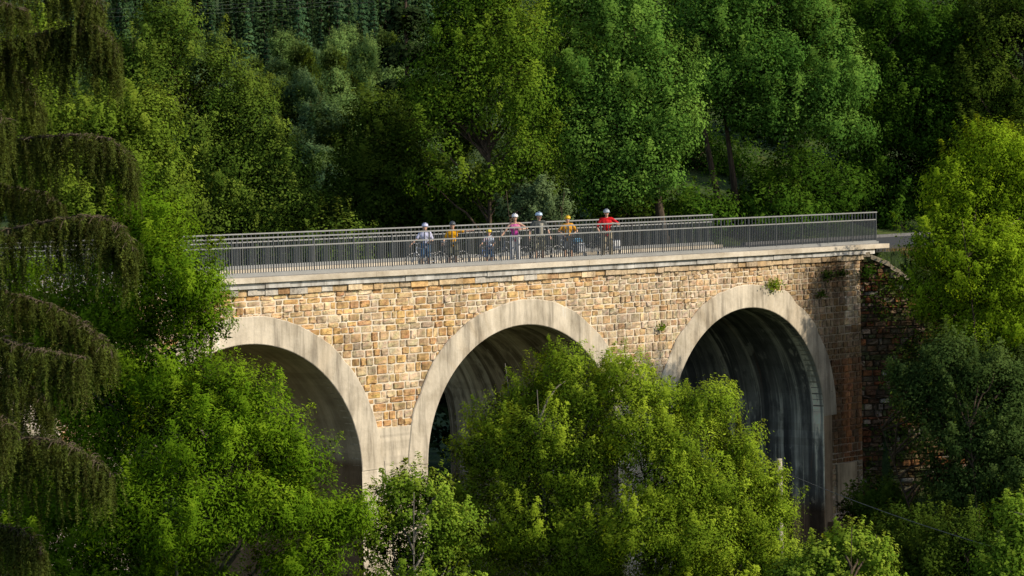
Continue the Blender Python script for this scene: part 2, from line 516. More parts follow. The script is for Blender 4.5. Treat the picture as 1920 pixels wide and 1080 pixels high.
def stones(mb, u0, u1, ztop, zbot, place, keep, colour, rows=(.17, .21, .24, .26, .28, .31), wid=(.20, .58), prot=(.02, .055)):
    z = ztop
    G = np.array([0, .10, .5, .90, 1.0])
    while z > zbot:
        h = float(rng.choice(rows)); u = u0 - rng.uniform(0, .4)
        tall = 0
        while u < u1:
            w = rng.uniform(*wid) * (1.0 if h > .2 else 1.15) * (1 - .25 * float(smooth(0, 8, u)))
            a, b = max(u, u0), min(u + w, u1)
            gap = .008 + .008 * rng.random()
            if b - a > .12 and keep((a + b) / 2, z - h / 2):
                j = rng.normal(0, .007, 4)
                A, B = a + gap + j[0] * .5, b - gap + j[1] * .5
                T, D = z - gap + j[2], z - h + gap + j[3]
                p = rng.uniform(*prot)
                ux, vz = np.meshgrid(G, G)
                hh = np.ones((5, 5)) * p
                hh[0, :] = hh[-1, :] = 0; hh[:, 0] = hh[:, -1] = 0
                hh[1:-1, 1:-1] += rng.normal(0, p * .28, (3, 3))
                ux = ux.copy(); vz = vz.copy()
                for (q, r_) in ((0, 0), (0, -1), (-1, 0), (-1, -1)):
                    ux[q, r_] += (.5 - ux[q, r_]) * .16; vz[q, r_] += (.5 - vz[q, r_]) * .16
                ux[1:-1, 1:-1] += rng.normal(0, .025, (3, 3)); vz[1:-1, 1:-1] += rng.normal(0, .025, (3, 3))
                V = place(A + (B - A) * ux, D + (T - D) * vz, hh - .004)
                F = []
                for y_ in range(4):
                    for x_ in range(4):
                        k = y_ * 5 + x_
                        F.append((k, k + 1, k + 6, k + 5))
                c = colour((a + b) / 2, z - h / 2)
                cc = c[None] * (1 + rng.normal(0, .13, (25, 1))) * (1 + rng.normal(0, .05, (25, 3)))
                mb.add(V.reshape(-1, 3), F, np.clip(cc, .01, .9))
            u += w
        z -= h


def face(u, v, h): return np.stack([u, -h, v], -1)


def stone_col(s, z):
    c = PAL[rng.choice(len(PAL), p=PW)] * rng.uniform(.78, 1.14)
    q = .20 + .30 * float(smooth(-2, 9, s)); c = c * (1 - q) + np.array([.54, .41, .265]) * rng.uniform(.85, 1.1) * q
    # warmer ochre on the left, greyer and pinker to the right
    k = float(smooth(-8, 6, s))
    c = c * 1.0 + np.array([.54, .40, .25]) * .16
    c = c * (np.array([1.06, 1.02, .95]) * (1 - k) + np.array([.96, .96, .98]) * k)
    return stain_and_shade(s, z, c)


wall = MB()
stones(wall, S0, S1, ZT, ZV, face, lambda s, z: dist_arch(s, z) > RI + RT - .12, stone_col)
# right pier face below the last ring, rubble with rust stains
stones(wall, 16.1, S1, ZV, -13.2, face, lambda s, z: math.hypot(s - 11.39, max(z - ZC, 0)) > RI + RT - .4 or z < ZC, stone_col)
wall.build('spandrel_wall', M_STONE, viaduct, bent=True)

back = MB()
ss = np.arange(S0, S1 + .001, .1); ss[-1] = S1
def zlow(s):
    z = ZV - .3
    for c in ARCH:
        d = abs(s - c)
        if d < RI + .4: z = max(z, ZC + math.sqrt(max((RI + .4) ** 2 - d * d, 0)))
    if s > 15.9: z = -13.5
    return z
for (oo, flip) in ((0.0, 0), (W, 1)):
    zl = [zlow(s) for s in ss]
    n = 8
    V = np.array([[(s, oo, ZT + .02 + (zb - ZT) * q / n) for q in range(n + 1)] for s, zb in zip(ss, zl)])
    F = []
    for i in range(len(ss) - 1):
        for q in range(n):
            a, b = i * (n + 1) + q, (i + 1) * (n + 1) + q
            F.append((a, a + 1, b + 1, b) if not flip else (a, b, b + 1, a + 1))
    cc = np.array([stain_and_shade(v[0], v[2], np.array([1.0, 1, 1])) for v in V.reshape(-1, 3)])
    back.add(V.reshape(-1, 3), F, cc)
back.box((S1 - .02, .0, -13.5), (S1, W, ZT + .02), (.4, .3, .22))
back.build('mortar_bed', M_MORTAR, viaduct, bent=True)

# arch rings, vaults and piers
for ai, c in enumerate(ARCH):
    ring = MB()
    th = np.linspace(math.radians(1), math.radians(179), 90)
    V, C = [], []
    for t in th:
        wob = .035 * float(noise(np.array([c + 7 * t, 3.0, 0]), 1.3)) + .02 * float(noise(np.array([c + 31 * t, 3.0, 0]), 1.3))
        R2 = RI + RT + wob
        chip = 0
        if ai == 3 and .55 < t < 1.35: R2 += .10 * float(noise(np.array([t * 30, 1, 1.0])))
        for (r_, oo) in ((RI, -.075), (RI + .02, -.09), (R2 - .03, -.09), (R2, -.06), (R2, .4), (RI, .4)):
            V.append((c + r_ * math.cos(t), oo, ZC + r_ * math.sin(t)))
            k = 1.0
            seg_ = int(t * 9.0 + ai * 2)
            k = .95 + .05 * math.sin(seg_ * 12.9898) - .22 * max(0, float(noise(np.array([c + V[-1][0] * 5.5, 4.0 + ai, V[-1][2] * .25]), 1.0)) - .35) * (r_ > RI + .1 or V[-1][2] > ZC + 3)
            if ai == 3 and t < 1.25: k = 1 - .55 * float(smooth(1.3, .2, t)) + .15 * float(noise(np.array([t * 14, r_ * 5, 2.0])))
            C.append((k, k * (.97 if k < .9 else 1), k * (.93 if k < .9 else 1)))
    F = []
    n = 6
    for i in range(len(th) - 1):
        for q in range(n):
            q2 = (q + 1) % n
            F.append((i * n + q, (i + 1) * n + q, (i + 1) * n + q2, i * n + q2))
    ring.add(V, F, np.array(C))
    ro = ring.build('arch_ring', M_RING, viaduct, bent=True)
    if ai == 3: ro['label'] = 'weathered arch ring with chipped edge and dark staining'
    vault = MB()
    zz = np.linspace(-15.5, ZC, 14)[:-1]
    prof = [(c + RI, z) for z in zz] + [(c + RI * math.cos(t), ZC + RI * math.sin(t)) for t in np.linspace(0, PI, 60)] + [(c - RI, z) for z in zz[::-1]]
    oo = np.linspace(-.07, W + .02, 40)
    V, C = [], []
    for (s_, z_) in prof:
        for o_ in oo:
            V.append((s_, o_, z_))
            k = 1.0; tintc = (1, 1, 1)
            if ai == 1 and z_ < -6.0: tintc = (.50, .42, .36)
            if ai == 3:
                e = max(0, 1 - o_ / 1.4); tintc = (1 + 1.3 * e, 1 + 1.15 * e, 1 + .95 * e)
                kz = 1.15 - .55 * float(smooth(-6.5, -2.6, z_)); tintc = tuple(q_ * kz for q_ in tintc)  # colour paler near the mouth, darker towards the crown
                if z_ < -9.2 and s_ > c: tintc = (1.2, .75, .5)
            C.append(tintc)
    F = []
    n = len(oo)
    for i in range(len(prof) - 1):
        for q in range(n - 1):
            a, b = i * n + q, (i + 1) * n + q
            F.append((a, a + 1, b + 1, b))
    vault.add(V, F, np.array(C))
    arc_len = np.concatenate([[0], np.cumsum(np.hypot(*np.diff(np.array(prof), axis=0).T))])
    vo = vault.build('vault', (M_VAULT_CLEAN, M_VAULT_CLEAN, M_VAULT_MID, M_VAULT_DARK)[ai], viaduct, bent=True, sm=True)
    at_ = vo.data.attributes.new('arc', 'FLOAT_VECTOR', 'POINT')
    at_.data.foreach_set('vector', np.stack([np.repeat(arc_len, len(oo)) + 40 * ai, np.tile(oo, len(prof)) + 13 * ai, np.zeros(len(prof) * len(oo))], 1).astype(np.float32).ravel())
edges = [(ARCH[i] + RI, ARCH[i + 1] - RI) for i in range(3)]
for (a, b) in edges:
    pier = MB()
    na, nb = 36, 150
    sx = np.linspace(a + .002, b - .002, na + 1); zx = np.linspace(-15.5, ZV + .04, nb + 1)
    V = np.array([[(s_, -.065 + .008 * noise(np.array([s_, 0, z_]), 2.0), z_) for z_ in zx] for s_ in sx])
    C = []
    for v in V.reshape(-1, 3):
        bd = int(math.floor(v[2] / .23)); fr = v[2] / .23 - bd
        k = 1 + .07 * math.sin(bd * 78.233) - (.16 if fr < .16 else 0)
        k -= .30 * max(0, float(noise(np.array([v[0] * 4.5, 7.0, v[2] * .22]), 1.0)) - .15) * float(smooth(-9.5, -5.4, v[2]) * .7 + .3)
        C.append((k, k, k))
    F = [(i * (nb + 1) + j, (i + 1) * (nb + 1) + j, (i + 1) * (nb + 1) + j + 1, i * (nb + 1) + j + 1) for i in range(na) for j in range(nb)]
    pier.add(V.reshape(-1, 3), F, np.array(C))
    pier.build('pier', M_RING, viaduct, bent=True)
    pier = MB(); pier.box((a + .003, W - .2, -15.5), (b - .003, W + .02, ZV)); pier.build('pier', M_RING, viaduct, bent=True)
pier = MB()
pier.box((ARCH[3] + RI + .003, -.06, -15.5), (16.25, .3, ZV - .9), (.40, .33, .27), 4)
pier.box((16.5, -.10, -8.9 - .9), (17.75, .1, -8.2), (.62, .55, .46), 4)
pier.box((15.9, -.35, -15.5), (18.6, .3, -10.3), (.30, .2, .15), 6)
pier.build('pier', M_RING, viaduct, bent=True)

# string course of rough stones, cornice of pale blocks, coping slab
sc_ = MB()
u = S0
while u < S1 + .25:
    w = rng.uniform(.3, .75); b = min(u + w, S1 + .25)
    p = .10 + rng.normal(0, .018); dz = rng.normal(0, .012)
    c = stone_col(u, -.5) * (1.05 if u > -9 else .95)
    if rng.random() < .3 and u < 0: c = np.array([.52, .48, .42])
    if u > 16.5: c = np.array([.50, .40, .27])
    sc_.box((u + .008, -p, ZT + dz + .005), (b - .008, .2, -.372 + rng.normal(0, .006)), c)
    u = b
sc_.build('string_course', M_STONE, viaduct, bent=True)
cn = MB()
u = S0
while u < S1 + .75:
    w = rng.uniform(.8, 1.35); b = min(u + w, S1 + .75)
    k = rng.uniform(.86, 1.06)
    p = .17 + rng.normal(0, .012)
    cn.box((u + .006, -p, -.352 + rng.normal(0, .006)), (b - .006, .5, -.176), (k, k * .99, k * .97))
    u = b
cn.build('cornice', M_CORNICE, viaduct, bent=True)
cp = MB(); cf = MB()
u = S0
while u < S_END:
    b = min(u + 4.7, S_END)
    k = rng.uniform(.93, 1.05)
    if u > 8: k *= 1.03
    cp.box((u + .004, -.27, -.165), (b - .004, .62, 0), (k, k, k), 5)
    cf.box((u + .004, W - .62, -.165), (b - .004, W + .27, 0), (k, k, k), 5)
    u = b
cp.build('coping', M_COPING, viaduct, bent=True); cf.build('coping', M_COPING, viaduct, bent=True)
dk = MB(); dk.box((S0, .55, -.5), (S_END, W - .55, -.11), seg=40); dk.box((S0, .1, ZT - .2), (S1, W - .1, -.4), (.5, .5, .5), 40)
dk.build('deck', M_DECK, viaduct, bent=True)

# wing wall of mossy rubble, splayed towards the valley
wing = thing('wing_wall', 'mossy rust stained rubble wing wall sloping down from the viaduct end', 'retaining wall')
WD = np.array([math.cos(.72), -math.sin(.72)])
WN = np.array([-WD[1], WD[0]])  # towards the bank
wing_len = 11.5
def wtop(u): return -.38 - .80 * max(0, u - .75)
def wplace(u, v, h):
    x = S1 + .02 + WD[0] * u - WN[0] * h; y = .12 + WD[1] * u - WN[1] * h
    return np.stack([x, y, v], -1)
wm = MB()
def wing_col(u, z):
    c = MOSS[rng.choice(len(MOSS))] * rng.uniform(1.2, 2.2) * np.array([1.1, .95, .9])
    g = float(noise(np.array([u, 2.0, z]), .8))
    c = c * (.75 + .35 * g) if g < 0 else c * .7 + np.array([.07, .085, .03]) * .5 * g
    if rng.random() < .03: c = np.array([.27, .25, .21])
    return c
stones(wm, .02, wing_len, -.42, -14.0, wplace, lambda u, z: z < wtop(u) - .15, wing_col, rows=(.09, .12, .16, .20, .25), wid=(.14, .48), prot=(.02, .13))
wm.build('rubble_face', M_STONE, wing, bent=True)
bk = MB()
us = np.linspace(0, wing_len, 40)
V = []
for u_ in us:
    t = wtop(u_)
    for (h, z) in ((.0, -14.5), (.0, t - .1), (-.5, t - .1), (-.5, -14.5)):
        V.append(wplace(u_, z, h))
F = []
for i in range(len(us) - 1):
    for q in range(3): F.append((i * 4 + q, i * 4 + q + 1, (i + 1) * 4 + q + 1, (i + 1) * 4 + q))
bk.add(V, F, (.09, .075, .055))
bk.build('wall_core', M_MORTAR, wing, bent=True)
cpw = MB()
u_ = 0.0
while u_ < wing_len:
    w = rng.uniform(.45, .9); b = min(u_ + w, wing_len)
    V = []
    for q in (u_ + .01, b - .01):
        t = wtop(q) + rng.normal(0, .03)
        for (h, z) in ((.14, t - .13), (.14, t + .05), (-.62, t + .06), (-.62, t - .13)): V.append(wplace(q, z, h))
    k = rng.uniform(.7, 1.1)
    cpw.add(V, [(0, 1, 2, 3), (7, 6, 5, 4), (0, 4, 5, 1), (1, 5, 6, 2), (2, 6, 7, 3), (3, 7, 4, 0)], np.array([.55, .47, .34]) * k)
    u_ = b
cpw.build('coping', M_STONE, wing, bent=True)

# ----------------------------------------------------------------------------
# railings
# ----------------------------------------------------------------------------
def railing(name, label, o, first, n):
    root = thing(name, label, 'railing', group='railings along the viaduct')
    a, b = first, first + n * PB
    H, HM, HB = 1.2285, .945, .13
    m = MB(); m.box((a - .06, o - .025, H - .045), (b + .06, o + .025, H), seg=60); m.build('top_rail', M_RAIL, root, bent=True)
    m = MB(); m.box((a, o - .02, HM - .04), (b, o + .02, HM), seg=60); m.build('mid_rail', M_RAIL, root, bent=True)
    m = MB(); m.box((a, o - .02, HB - .035), (b, o + .02, HB), seg=60); m.build('bottom_rail', M_RAIL, root, bent=True)
    m = MB(); m.box((a - .1, o - .05, .012), (b + .1, o - .02, .095), seg=60); m.build('base_strip', M_RAIL, root, bent=True)
    for i in range(n + 1):
        s = a + i * PB
        m = MB(); m.box((s - .011, o - .027, .0), (s + .011, o + .027, H - .047))
        m.box((s - .06, o - .075, .001), (s + .06, o + .06, .011)); m.build('post', M_BARS, root, bent=True)
    q = 15
    for i in range(n):
        m = MB()
        for k in range(1, q + 1):
            s = a + i * PB + k * PB / (q + 1)
            top = H - .047 if k % 2 == 0 else HM - .042
            m.box((s - .0055, o - .022, HB + .001), (s + .0055, o + .022, HM - .042))
            if k % 2 == 0: m.box((s - .006, o - .016, HM + .001), (s + .006, o + .016, H - .047))
        m.build('baluster_panel', M_BARS, root, bent=True)
    return root


n_near = int(round((S_END - .05 + 30) / PB)) - 0
first = -12.091 - 11 * PB
n_bays = int(round((S_END - .04 - first) / PB))
railing('near_railing', 'grey steel railing nearer the viewer, in front of the cyclists', .315, S_END - .04 - n_bays * PB, n_bays)
railing('far_railing', 'grey steel railing behind the cyclists on the far side of the path', W - .315, S_END - .3 - n_bays * PB, n_bays)

# ----------------------------------------------------------------------------
# trees
# ----------------------------------------------------------------------------
def leaf_quads(C, Nn, Ln, Wd, r):
    """diamond leaves at C, facing Nn"""
    t = r.normal(size=C.shape); t -= Nn * (t * Nn).sum(1, keepdims=True)
    t /= np.linalg.norm(t, axis=1, keepdims=True) + 1e-9
    b = np.cross(Nn, t)
    Ln = Ln[:, None]; Wd = Wd[:, None]
    return np.stack([C + t * Ln, C + b * Wd + t * Ln * .1, C - t * Ln, C - b * Wd + t * Ln * .1], 1)


TOTAL = [0]


def crown_mesh(name, lobes, mat, seed, leaf=.07, rc=.5, per=90, dens=1.6, gap=.25, shoots=.35, droop=0.0, hang=0.0, slim=.55, bright=0.0):
    """lobes: (centre, (across, deep, high)); returns mesh, list of clump centres"""
    r = np.random.default_rng(seed)
    cs = [np.asarray(c, float) for c, _ in lobes]
    rs = [np.asarray(q, float) for _, q in lobes]
    P, NV, D = [], [], []
    ax = np.stack([RGT, FWD, UP])
    for i, (c, q) in enumerate(zip(cs, rs)):
        area = 4 * PI * (((q[0] * q[1]) ** 1.6 + (q[0] * q[2]) ** 1.6 + (q[1] * q[2]) ** 1.6) / 3) ** (1 / 1.6)
        n = int(dens * area / (rc * rc) * .55) + 6
        d = r.normal(size=(n, 3)); d /= np.linalg.norm(d, axis=1, keepdims=True)
        nb = noise(d * 2.2 + seed * 3.1 + i, 1.0)
        rad = np.where(r.random(n) < .76, r.uniform(.72, .97, n), r.uniform(.25, .72, n))
        rad = rad * (1 + .16 * nb)
        loc = (d * rad[:, None] * q) @ ax
        p = c + loc
        nv = (d / q) @ ax; nv /= np.linalg.norm(nv, axis=1, keepdims=True)
        ok = np.ones(n, bool)
        for j, (c2, q2) in enumerate(zip(cs, rs)):
            if j != i:
                e = ((p - c2) @ ax.T) / q2
                ok &= (e * e).sum(1) > .55 ** 2
        ok &= noise(p + seed * 1.7, 1.1 / max(rc, .3) * .55) > -1.1 + gap * 1.2
        P.append(p[ok]); NV.append(nv[ok]); D.append(rad[ok])
    P = np.concatenate(P); NV = np.concatenate(NV); D = np.concatenate(D)
    n = len(P)
    size = rc * r.uniform(.6, 1.35, n)
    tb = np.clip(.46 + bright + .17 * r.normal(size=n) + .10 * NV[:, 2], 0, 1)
    leaf = leaf * .64; per = per * 1.75
    cnt = np.maximum(8, (per * (size / rc) ** 1.6 * r.uniform(.6, 1.3, n))).astype(int)
    ci = np.repeat(np.arange(n), cnt)
    N = len(ci)
    g = r.normal(size=(N, 3)) * np.array([.62, .62, .40])
    # leaves gather on the outside of each clump
    g /= (np.linalg.norm(g, axis=1, keepdims=True) ** .45 + 1e-6)
    off = g * size[ci][:, None]
    # shoots: some clumps reach out and up
    sh = (r.random(n) < shoots)[ci]
    ax2 = NV[ci] * .65 + UP * (.75 - droop) + r.normal(size=(N, 3)) * .05
    ax2 /= np.linalg.norm(ax2, axis=1, keepdims=True)
    tpos = r.random(N) ** .8
    soff = ax2 * (tpos * 1.75 * size[ci])[:, None] + r.normal(size=(N, 3)) * (size[ci] * .30 * (1.15 - tpos))[:, None]
    pick = sh & (r.random(N) < .62)
    off = np.where(pick[:, None], soff, off)
    if hang: off[:, 2] -= hang * r.random(N) ** 2 * size[ci]
    C = P[ci] + off
    nn = NV[ci] * .55 + off / (size[ci][:, None] + 1e-6) * .45 + UP * .45 + r.normal(size=(N, 3)) * .38
    nn /= np.linalg.norm(nn, axis=1, keepdims=True)
    Ln = leaf * np.clip(np.exp(r.normal(0, .30, N)), .45, 1.9); Wd = Ln * slim * r.uniform(.75, 1.2, N)
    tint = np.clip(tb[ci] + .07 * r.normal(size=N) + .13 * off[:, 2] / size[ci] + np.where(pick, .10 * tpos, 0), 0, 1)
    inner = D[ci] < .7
    tint = np.where(inner, tint * .85, tint)  # inner leaves tinted darker, deepening the crown's inner shade in the colour
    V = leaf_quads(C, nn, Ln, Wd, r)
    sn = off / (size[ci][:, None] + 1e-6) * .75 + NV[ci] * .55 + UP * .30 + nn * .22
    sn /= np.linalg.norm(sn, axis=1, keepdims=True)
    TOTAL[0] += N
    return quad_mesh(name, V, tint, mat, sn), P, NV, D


def trunk_mesh(name, base, top, r0, clumps, mat, seed, limbs=26, lean=.3, low=.35, stems=1, twig=.014):
    r = np.random.default_rng(seed + 900)
    m = MB()
    base = np.asarray(base, float); top = np.asarray(top, float)
    H = top[2] - base[2]
    axes = []
    for st in range(stems):
        b = base + (np.array([r.normal() * .35, r.normal() * .35, -.3]) if stems > 1 else np.array([0, 0, -.3]))
        tp = top + (np.array([r.normal(), r.normal(), r.normal() * .5]) * H * .10 if stems > 1 else 0)
        k = np.linspace(0, 1, 12)
        w = np.stack([np.sin(k * 5 + st + seed), np.cos(k * 4 + seed * 2 + st), 0 * k], 1) * (.02 * H * k * (1 - k) * 4)[:, None]
        path = b[None] * (1 - k)[:, None] + tp[None] * k[:, None] + w * lean
        rad = r0 * (1 - k) ** 1.05 * (1 if stems == 1 else .62) + .009
        rad[0] *= 1.35
        m.tube(path, rad, 8)
        axes.append(path)
    sel = r.choice(len(clumps), min(limbs, len(clumps)), replace=False)
    for i in sel:
        t = clumps[i]
        path = axes[r.integers(stems)]
        zt = t[2] - np.linalg.norm(t[:2] - top[:2]) * .75 - .3
        f = np.clip((zt - base[2]) / H, low, .93)
        j = f * 11
        j0 = int(min(j, 10)); q = path[j0] * (1 - (j - j0)) + path[j0 + 1] * (j - j0)
        k = np.linspace(0, 1, 9)[:, None]
        mid = (q + t) / 2 + np.array([0, 0, .12 * np.linalg.norm(t - q)]) + r.normal(size=3) * .12
        P = q * (1 - k) ** 2 + mid * 2 * k * (1 - k) + t * k ** 2
        P[1:-1] += r.normal(size=(7, 3)) * .035 * np.linalg.norm(t - q) / 3
        lr = max(.02, r0 * .42 * (1 - f) ** .6) * .8 + .012
        m.tube(P, lr * (1 - np.linspace(0, 1, 9)) ** .9 + twig, 5, caps=False)
    return m.mesh(name, mat, sm=True)


def lobes_at(spec, d):
    out = []
    for q in spec:
        u, v, ru, rv = q[:4]; dd = q[4] if len(q) > 4 else 0
        D = d + dd; s = D / FPX
        out.append((spot(u, v, D), (ru * s, max(.75 * (ru + rv) / 2 * s, .5), rv * s)))
    return out


SEED = [40]


def tree(name, label, cat, spec, d, mat, bark=None, group=None, trunk=None, r0=.16, stems=1, limbs=26, low=.35, lean=.3, **kw):
    SEED[0] += 1
    L = lobes_at(spec, d)
    c = np.mean([a for a, _ in L], 0)
    top = max(L, key=lambda a: a[0][2])
    if trunk is None:
        bx = c
    else:
        bx = spot(trunk[0], 540, d + (trunk[1] if len(trunk) > 1 else 0))
    gz = float(ground_h(bx[0], bx[1]))
    base = np.array([bx[0], bx[1], gz])
    root = thing(name, label, cat, base, group=group)
    cm, P, NV, D = crown_mesh('crown', L, mat, SEED[0], **kw)
    tp = np.array(top[0]) + UP * top[1][2] * .2
    if trunk is not None and len(trunk) > 2: tp = spot(trunk[2], trunk[3], d)
    tm = trunk_mesh('trunk', base, tp, r0, P[D > .75] if (D > .75).sum() > 10 else P, bark or M_BARK, SEED[0], limbs, lean, low, stems)
    for me_, nm in ((cm, 'crown'), (tm, 'trunk')):
        me_.transform(__import__('mathutils').Matrix.Translation(Vector([-float(q) for q in base])))
        link(nm, me_, root)
    return root


# --- in front of the viaduct
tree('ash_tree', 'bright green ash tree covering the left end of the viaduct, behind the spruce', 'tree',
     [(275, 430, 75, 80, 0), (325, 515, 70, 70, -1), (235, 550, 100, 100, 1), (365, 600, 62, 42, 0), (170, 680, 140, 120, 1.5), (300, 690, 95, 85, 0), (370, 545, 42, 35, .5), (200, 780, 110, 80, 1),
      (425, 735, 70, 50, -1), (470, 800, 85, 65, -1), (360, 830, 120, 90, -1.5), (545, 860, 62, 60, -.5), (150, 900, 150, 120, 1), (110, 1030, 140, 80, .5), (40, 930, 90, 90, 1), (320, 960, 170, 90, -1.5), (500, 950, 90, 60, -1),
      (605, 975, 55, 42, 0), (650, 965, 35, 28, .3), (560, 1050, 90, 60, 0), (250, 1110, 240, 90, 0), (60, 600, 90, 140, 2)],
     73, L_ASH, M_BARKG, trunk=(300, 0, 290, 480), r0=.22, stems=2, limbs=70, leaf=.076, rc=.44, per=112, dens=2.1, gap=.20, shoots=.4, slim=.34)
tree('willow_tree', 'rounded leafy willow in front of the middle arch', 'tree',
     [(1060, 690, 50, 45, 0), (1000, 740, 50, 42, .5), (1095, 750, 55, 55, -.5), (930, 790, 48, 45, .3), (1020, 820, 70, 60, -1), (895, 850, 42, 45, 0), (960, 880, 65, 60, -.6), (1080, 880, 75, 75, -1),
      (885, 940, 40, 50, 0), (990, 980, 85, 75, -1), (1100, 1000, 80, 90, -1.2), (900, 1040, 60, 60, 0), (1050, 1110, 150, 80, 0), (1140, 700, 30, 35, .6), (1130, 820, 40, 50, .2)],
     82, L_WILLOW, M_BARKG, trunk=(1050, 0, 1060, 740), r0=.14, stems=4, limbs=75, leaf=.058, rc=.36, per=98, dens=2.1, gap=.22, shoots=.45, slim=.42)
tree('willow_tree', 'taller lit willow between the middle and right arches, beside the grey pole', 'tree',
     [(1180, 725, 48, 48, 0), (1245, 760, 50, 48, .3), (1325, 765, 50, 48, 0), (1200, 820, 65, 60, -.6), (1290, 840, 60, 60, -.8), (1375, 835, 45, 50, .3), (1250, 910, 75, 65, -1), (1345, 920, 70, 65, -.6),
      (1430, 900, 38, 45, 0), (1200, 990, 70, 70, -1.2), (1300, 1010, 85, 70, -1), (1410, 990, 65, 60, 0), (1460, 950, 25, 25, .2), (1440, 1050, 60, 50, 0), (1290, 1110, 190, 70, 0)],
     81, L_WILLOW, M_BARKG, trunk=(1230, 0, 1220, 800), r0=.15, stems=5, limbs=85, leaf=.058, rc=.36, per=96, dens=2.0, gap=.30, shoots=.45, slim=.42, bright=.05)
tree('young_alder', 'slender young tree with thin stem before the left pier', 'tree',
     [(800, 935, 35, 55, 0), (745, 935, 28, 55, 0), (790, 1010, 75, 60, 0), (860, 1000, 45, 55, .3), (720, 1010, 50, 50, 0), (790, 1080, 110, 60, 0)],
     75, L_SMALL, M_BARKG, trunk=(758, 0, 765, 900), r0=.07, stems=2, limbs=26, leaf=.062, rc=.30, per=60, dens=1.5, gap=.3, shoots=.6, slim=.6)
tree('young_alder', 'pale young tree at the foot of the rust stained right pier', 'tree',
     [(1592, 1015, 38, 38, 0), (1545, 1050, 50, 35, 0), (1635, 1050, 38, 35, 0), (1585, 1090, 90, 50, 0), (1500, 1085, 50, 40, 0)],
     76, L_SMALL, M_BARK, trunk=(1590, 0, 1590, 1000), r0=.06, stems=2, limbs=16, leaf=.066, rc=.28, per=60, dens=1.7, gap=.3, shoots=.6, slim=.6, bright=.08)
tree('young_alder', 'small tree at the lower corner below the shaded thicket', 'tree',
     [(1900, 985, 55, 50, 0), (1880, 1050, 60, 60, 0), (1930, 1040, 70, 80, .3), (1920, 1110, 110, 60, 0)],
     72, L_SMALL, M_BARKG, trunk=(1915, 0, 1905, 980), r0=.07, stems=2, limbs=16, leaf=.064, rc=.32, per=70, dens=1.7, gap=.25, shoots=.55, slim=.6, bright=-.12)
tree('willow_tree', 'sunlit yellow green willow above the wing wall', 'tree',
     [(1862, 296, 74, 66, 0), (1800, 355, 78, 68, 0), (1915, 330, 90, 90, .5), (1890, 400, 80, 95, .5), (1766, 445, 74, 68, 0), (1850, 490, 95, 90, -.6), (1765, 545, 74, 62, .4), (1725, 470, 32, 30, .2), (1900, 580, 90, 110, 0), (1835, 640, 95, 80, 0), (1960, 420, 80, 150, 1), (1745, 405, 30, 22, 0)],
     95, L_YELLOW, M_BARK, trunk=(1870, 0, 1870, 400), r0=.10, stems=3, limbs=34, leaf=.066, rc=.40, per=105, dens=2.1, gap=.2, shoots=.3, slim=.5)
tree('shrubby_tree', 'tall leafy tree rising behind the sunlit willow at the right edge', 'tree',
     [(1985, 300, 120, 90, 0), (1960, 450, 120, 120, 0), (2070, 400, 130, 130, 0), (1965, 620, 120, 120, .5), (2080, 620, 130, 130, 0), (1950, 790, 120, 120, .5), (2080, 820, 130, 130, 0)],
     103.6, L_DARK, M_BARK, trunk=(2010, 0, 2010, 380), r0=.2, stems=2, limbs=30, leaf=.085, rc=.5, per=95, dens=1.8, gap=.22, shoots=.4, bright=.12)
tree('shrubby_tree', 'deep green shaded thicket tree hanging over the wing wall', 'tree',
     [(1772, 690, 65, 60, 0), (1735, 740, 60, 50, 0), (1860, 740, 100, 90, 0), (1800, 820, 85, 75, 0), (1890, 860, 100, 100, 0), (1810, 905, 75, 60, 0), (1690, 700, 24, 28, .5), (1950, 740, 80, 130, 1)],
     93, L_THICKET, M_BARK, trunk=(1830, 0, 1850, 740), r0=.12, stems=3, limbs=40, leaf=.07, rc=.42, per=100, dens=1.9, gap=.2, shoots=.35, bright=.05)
for i, (u, v, ru, rv, d, lab) in enumerate([(1700, 1010, 80, 60, 92, 'dark low bush at the foot of the wing wall'), (1800, 1030, 90, 70, 90, 'dark low bush below the shaded thicket, right of the pale young tree'),
                                           (1640, 940, 50, 45, 96, 'small dark bush against the base of the right pier')]):
    tree('bush', lab, 'bush', [(u, v, ru, rv, 0), (u + 40, v + 35, ru, rv, -.5), (u - 35, v + 45, ru * .9, rv, 0)], d, L_DARK, r0=.05, stems=3, limbs=14, low=.1,
         leaf=.07, rc=.36, per=80, dens=1.7, gap=.25, shoots=.4)

# --- behind the viaduct
BG = 'broadleaf trees behind the viaduct'
tree('broadleaf_tree', 'light green tree behind the spruce, beyond the ash', 'tree',
     [(165, 250, 90, 75), (270, 240, 62, 60), (110, 350, 110, 100), (250, 330, 95, 75), (310, 370, 55, 50), (180, 450, 150, 80), (40, 230, 90, 110), (60, 90, 70, 80, 4)],
     106, L_LEFT, group=BG, r0=.22, limbs=40, leaf=.088, rc=.66, per=140, dens=1.6, gap=.28, shoots=.35)
tree('broadleaf_tree', 'tall round crowned alder at the upper left, left of the hazy hillside gap', 'tree',
     [(320, 60, 48, 55), (270, 120, 75, 65), (370, 130, 65, 60), (440, 180, 62, 50), (330, 220, 110, 95), (465, 250, 72, 65), (430, 320, 110, 85), (530, 320, 45, 55), (340, 370, 120, 80), (520, 380, 90, 60), (430, 430, 140, 60), (230, 180, 70, 90)],
     118, L_ALDER, group=BG, r0=.28, limbs=50, leaf=.088, rc=.72, per=160, dens=1.6, gap=.28, shoots=.35)
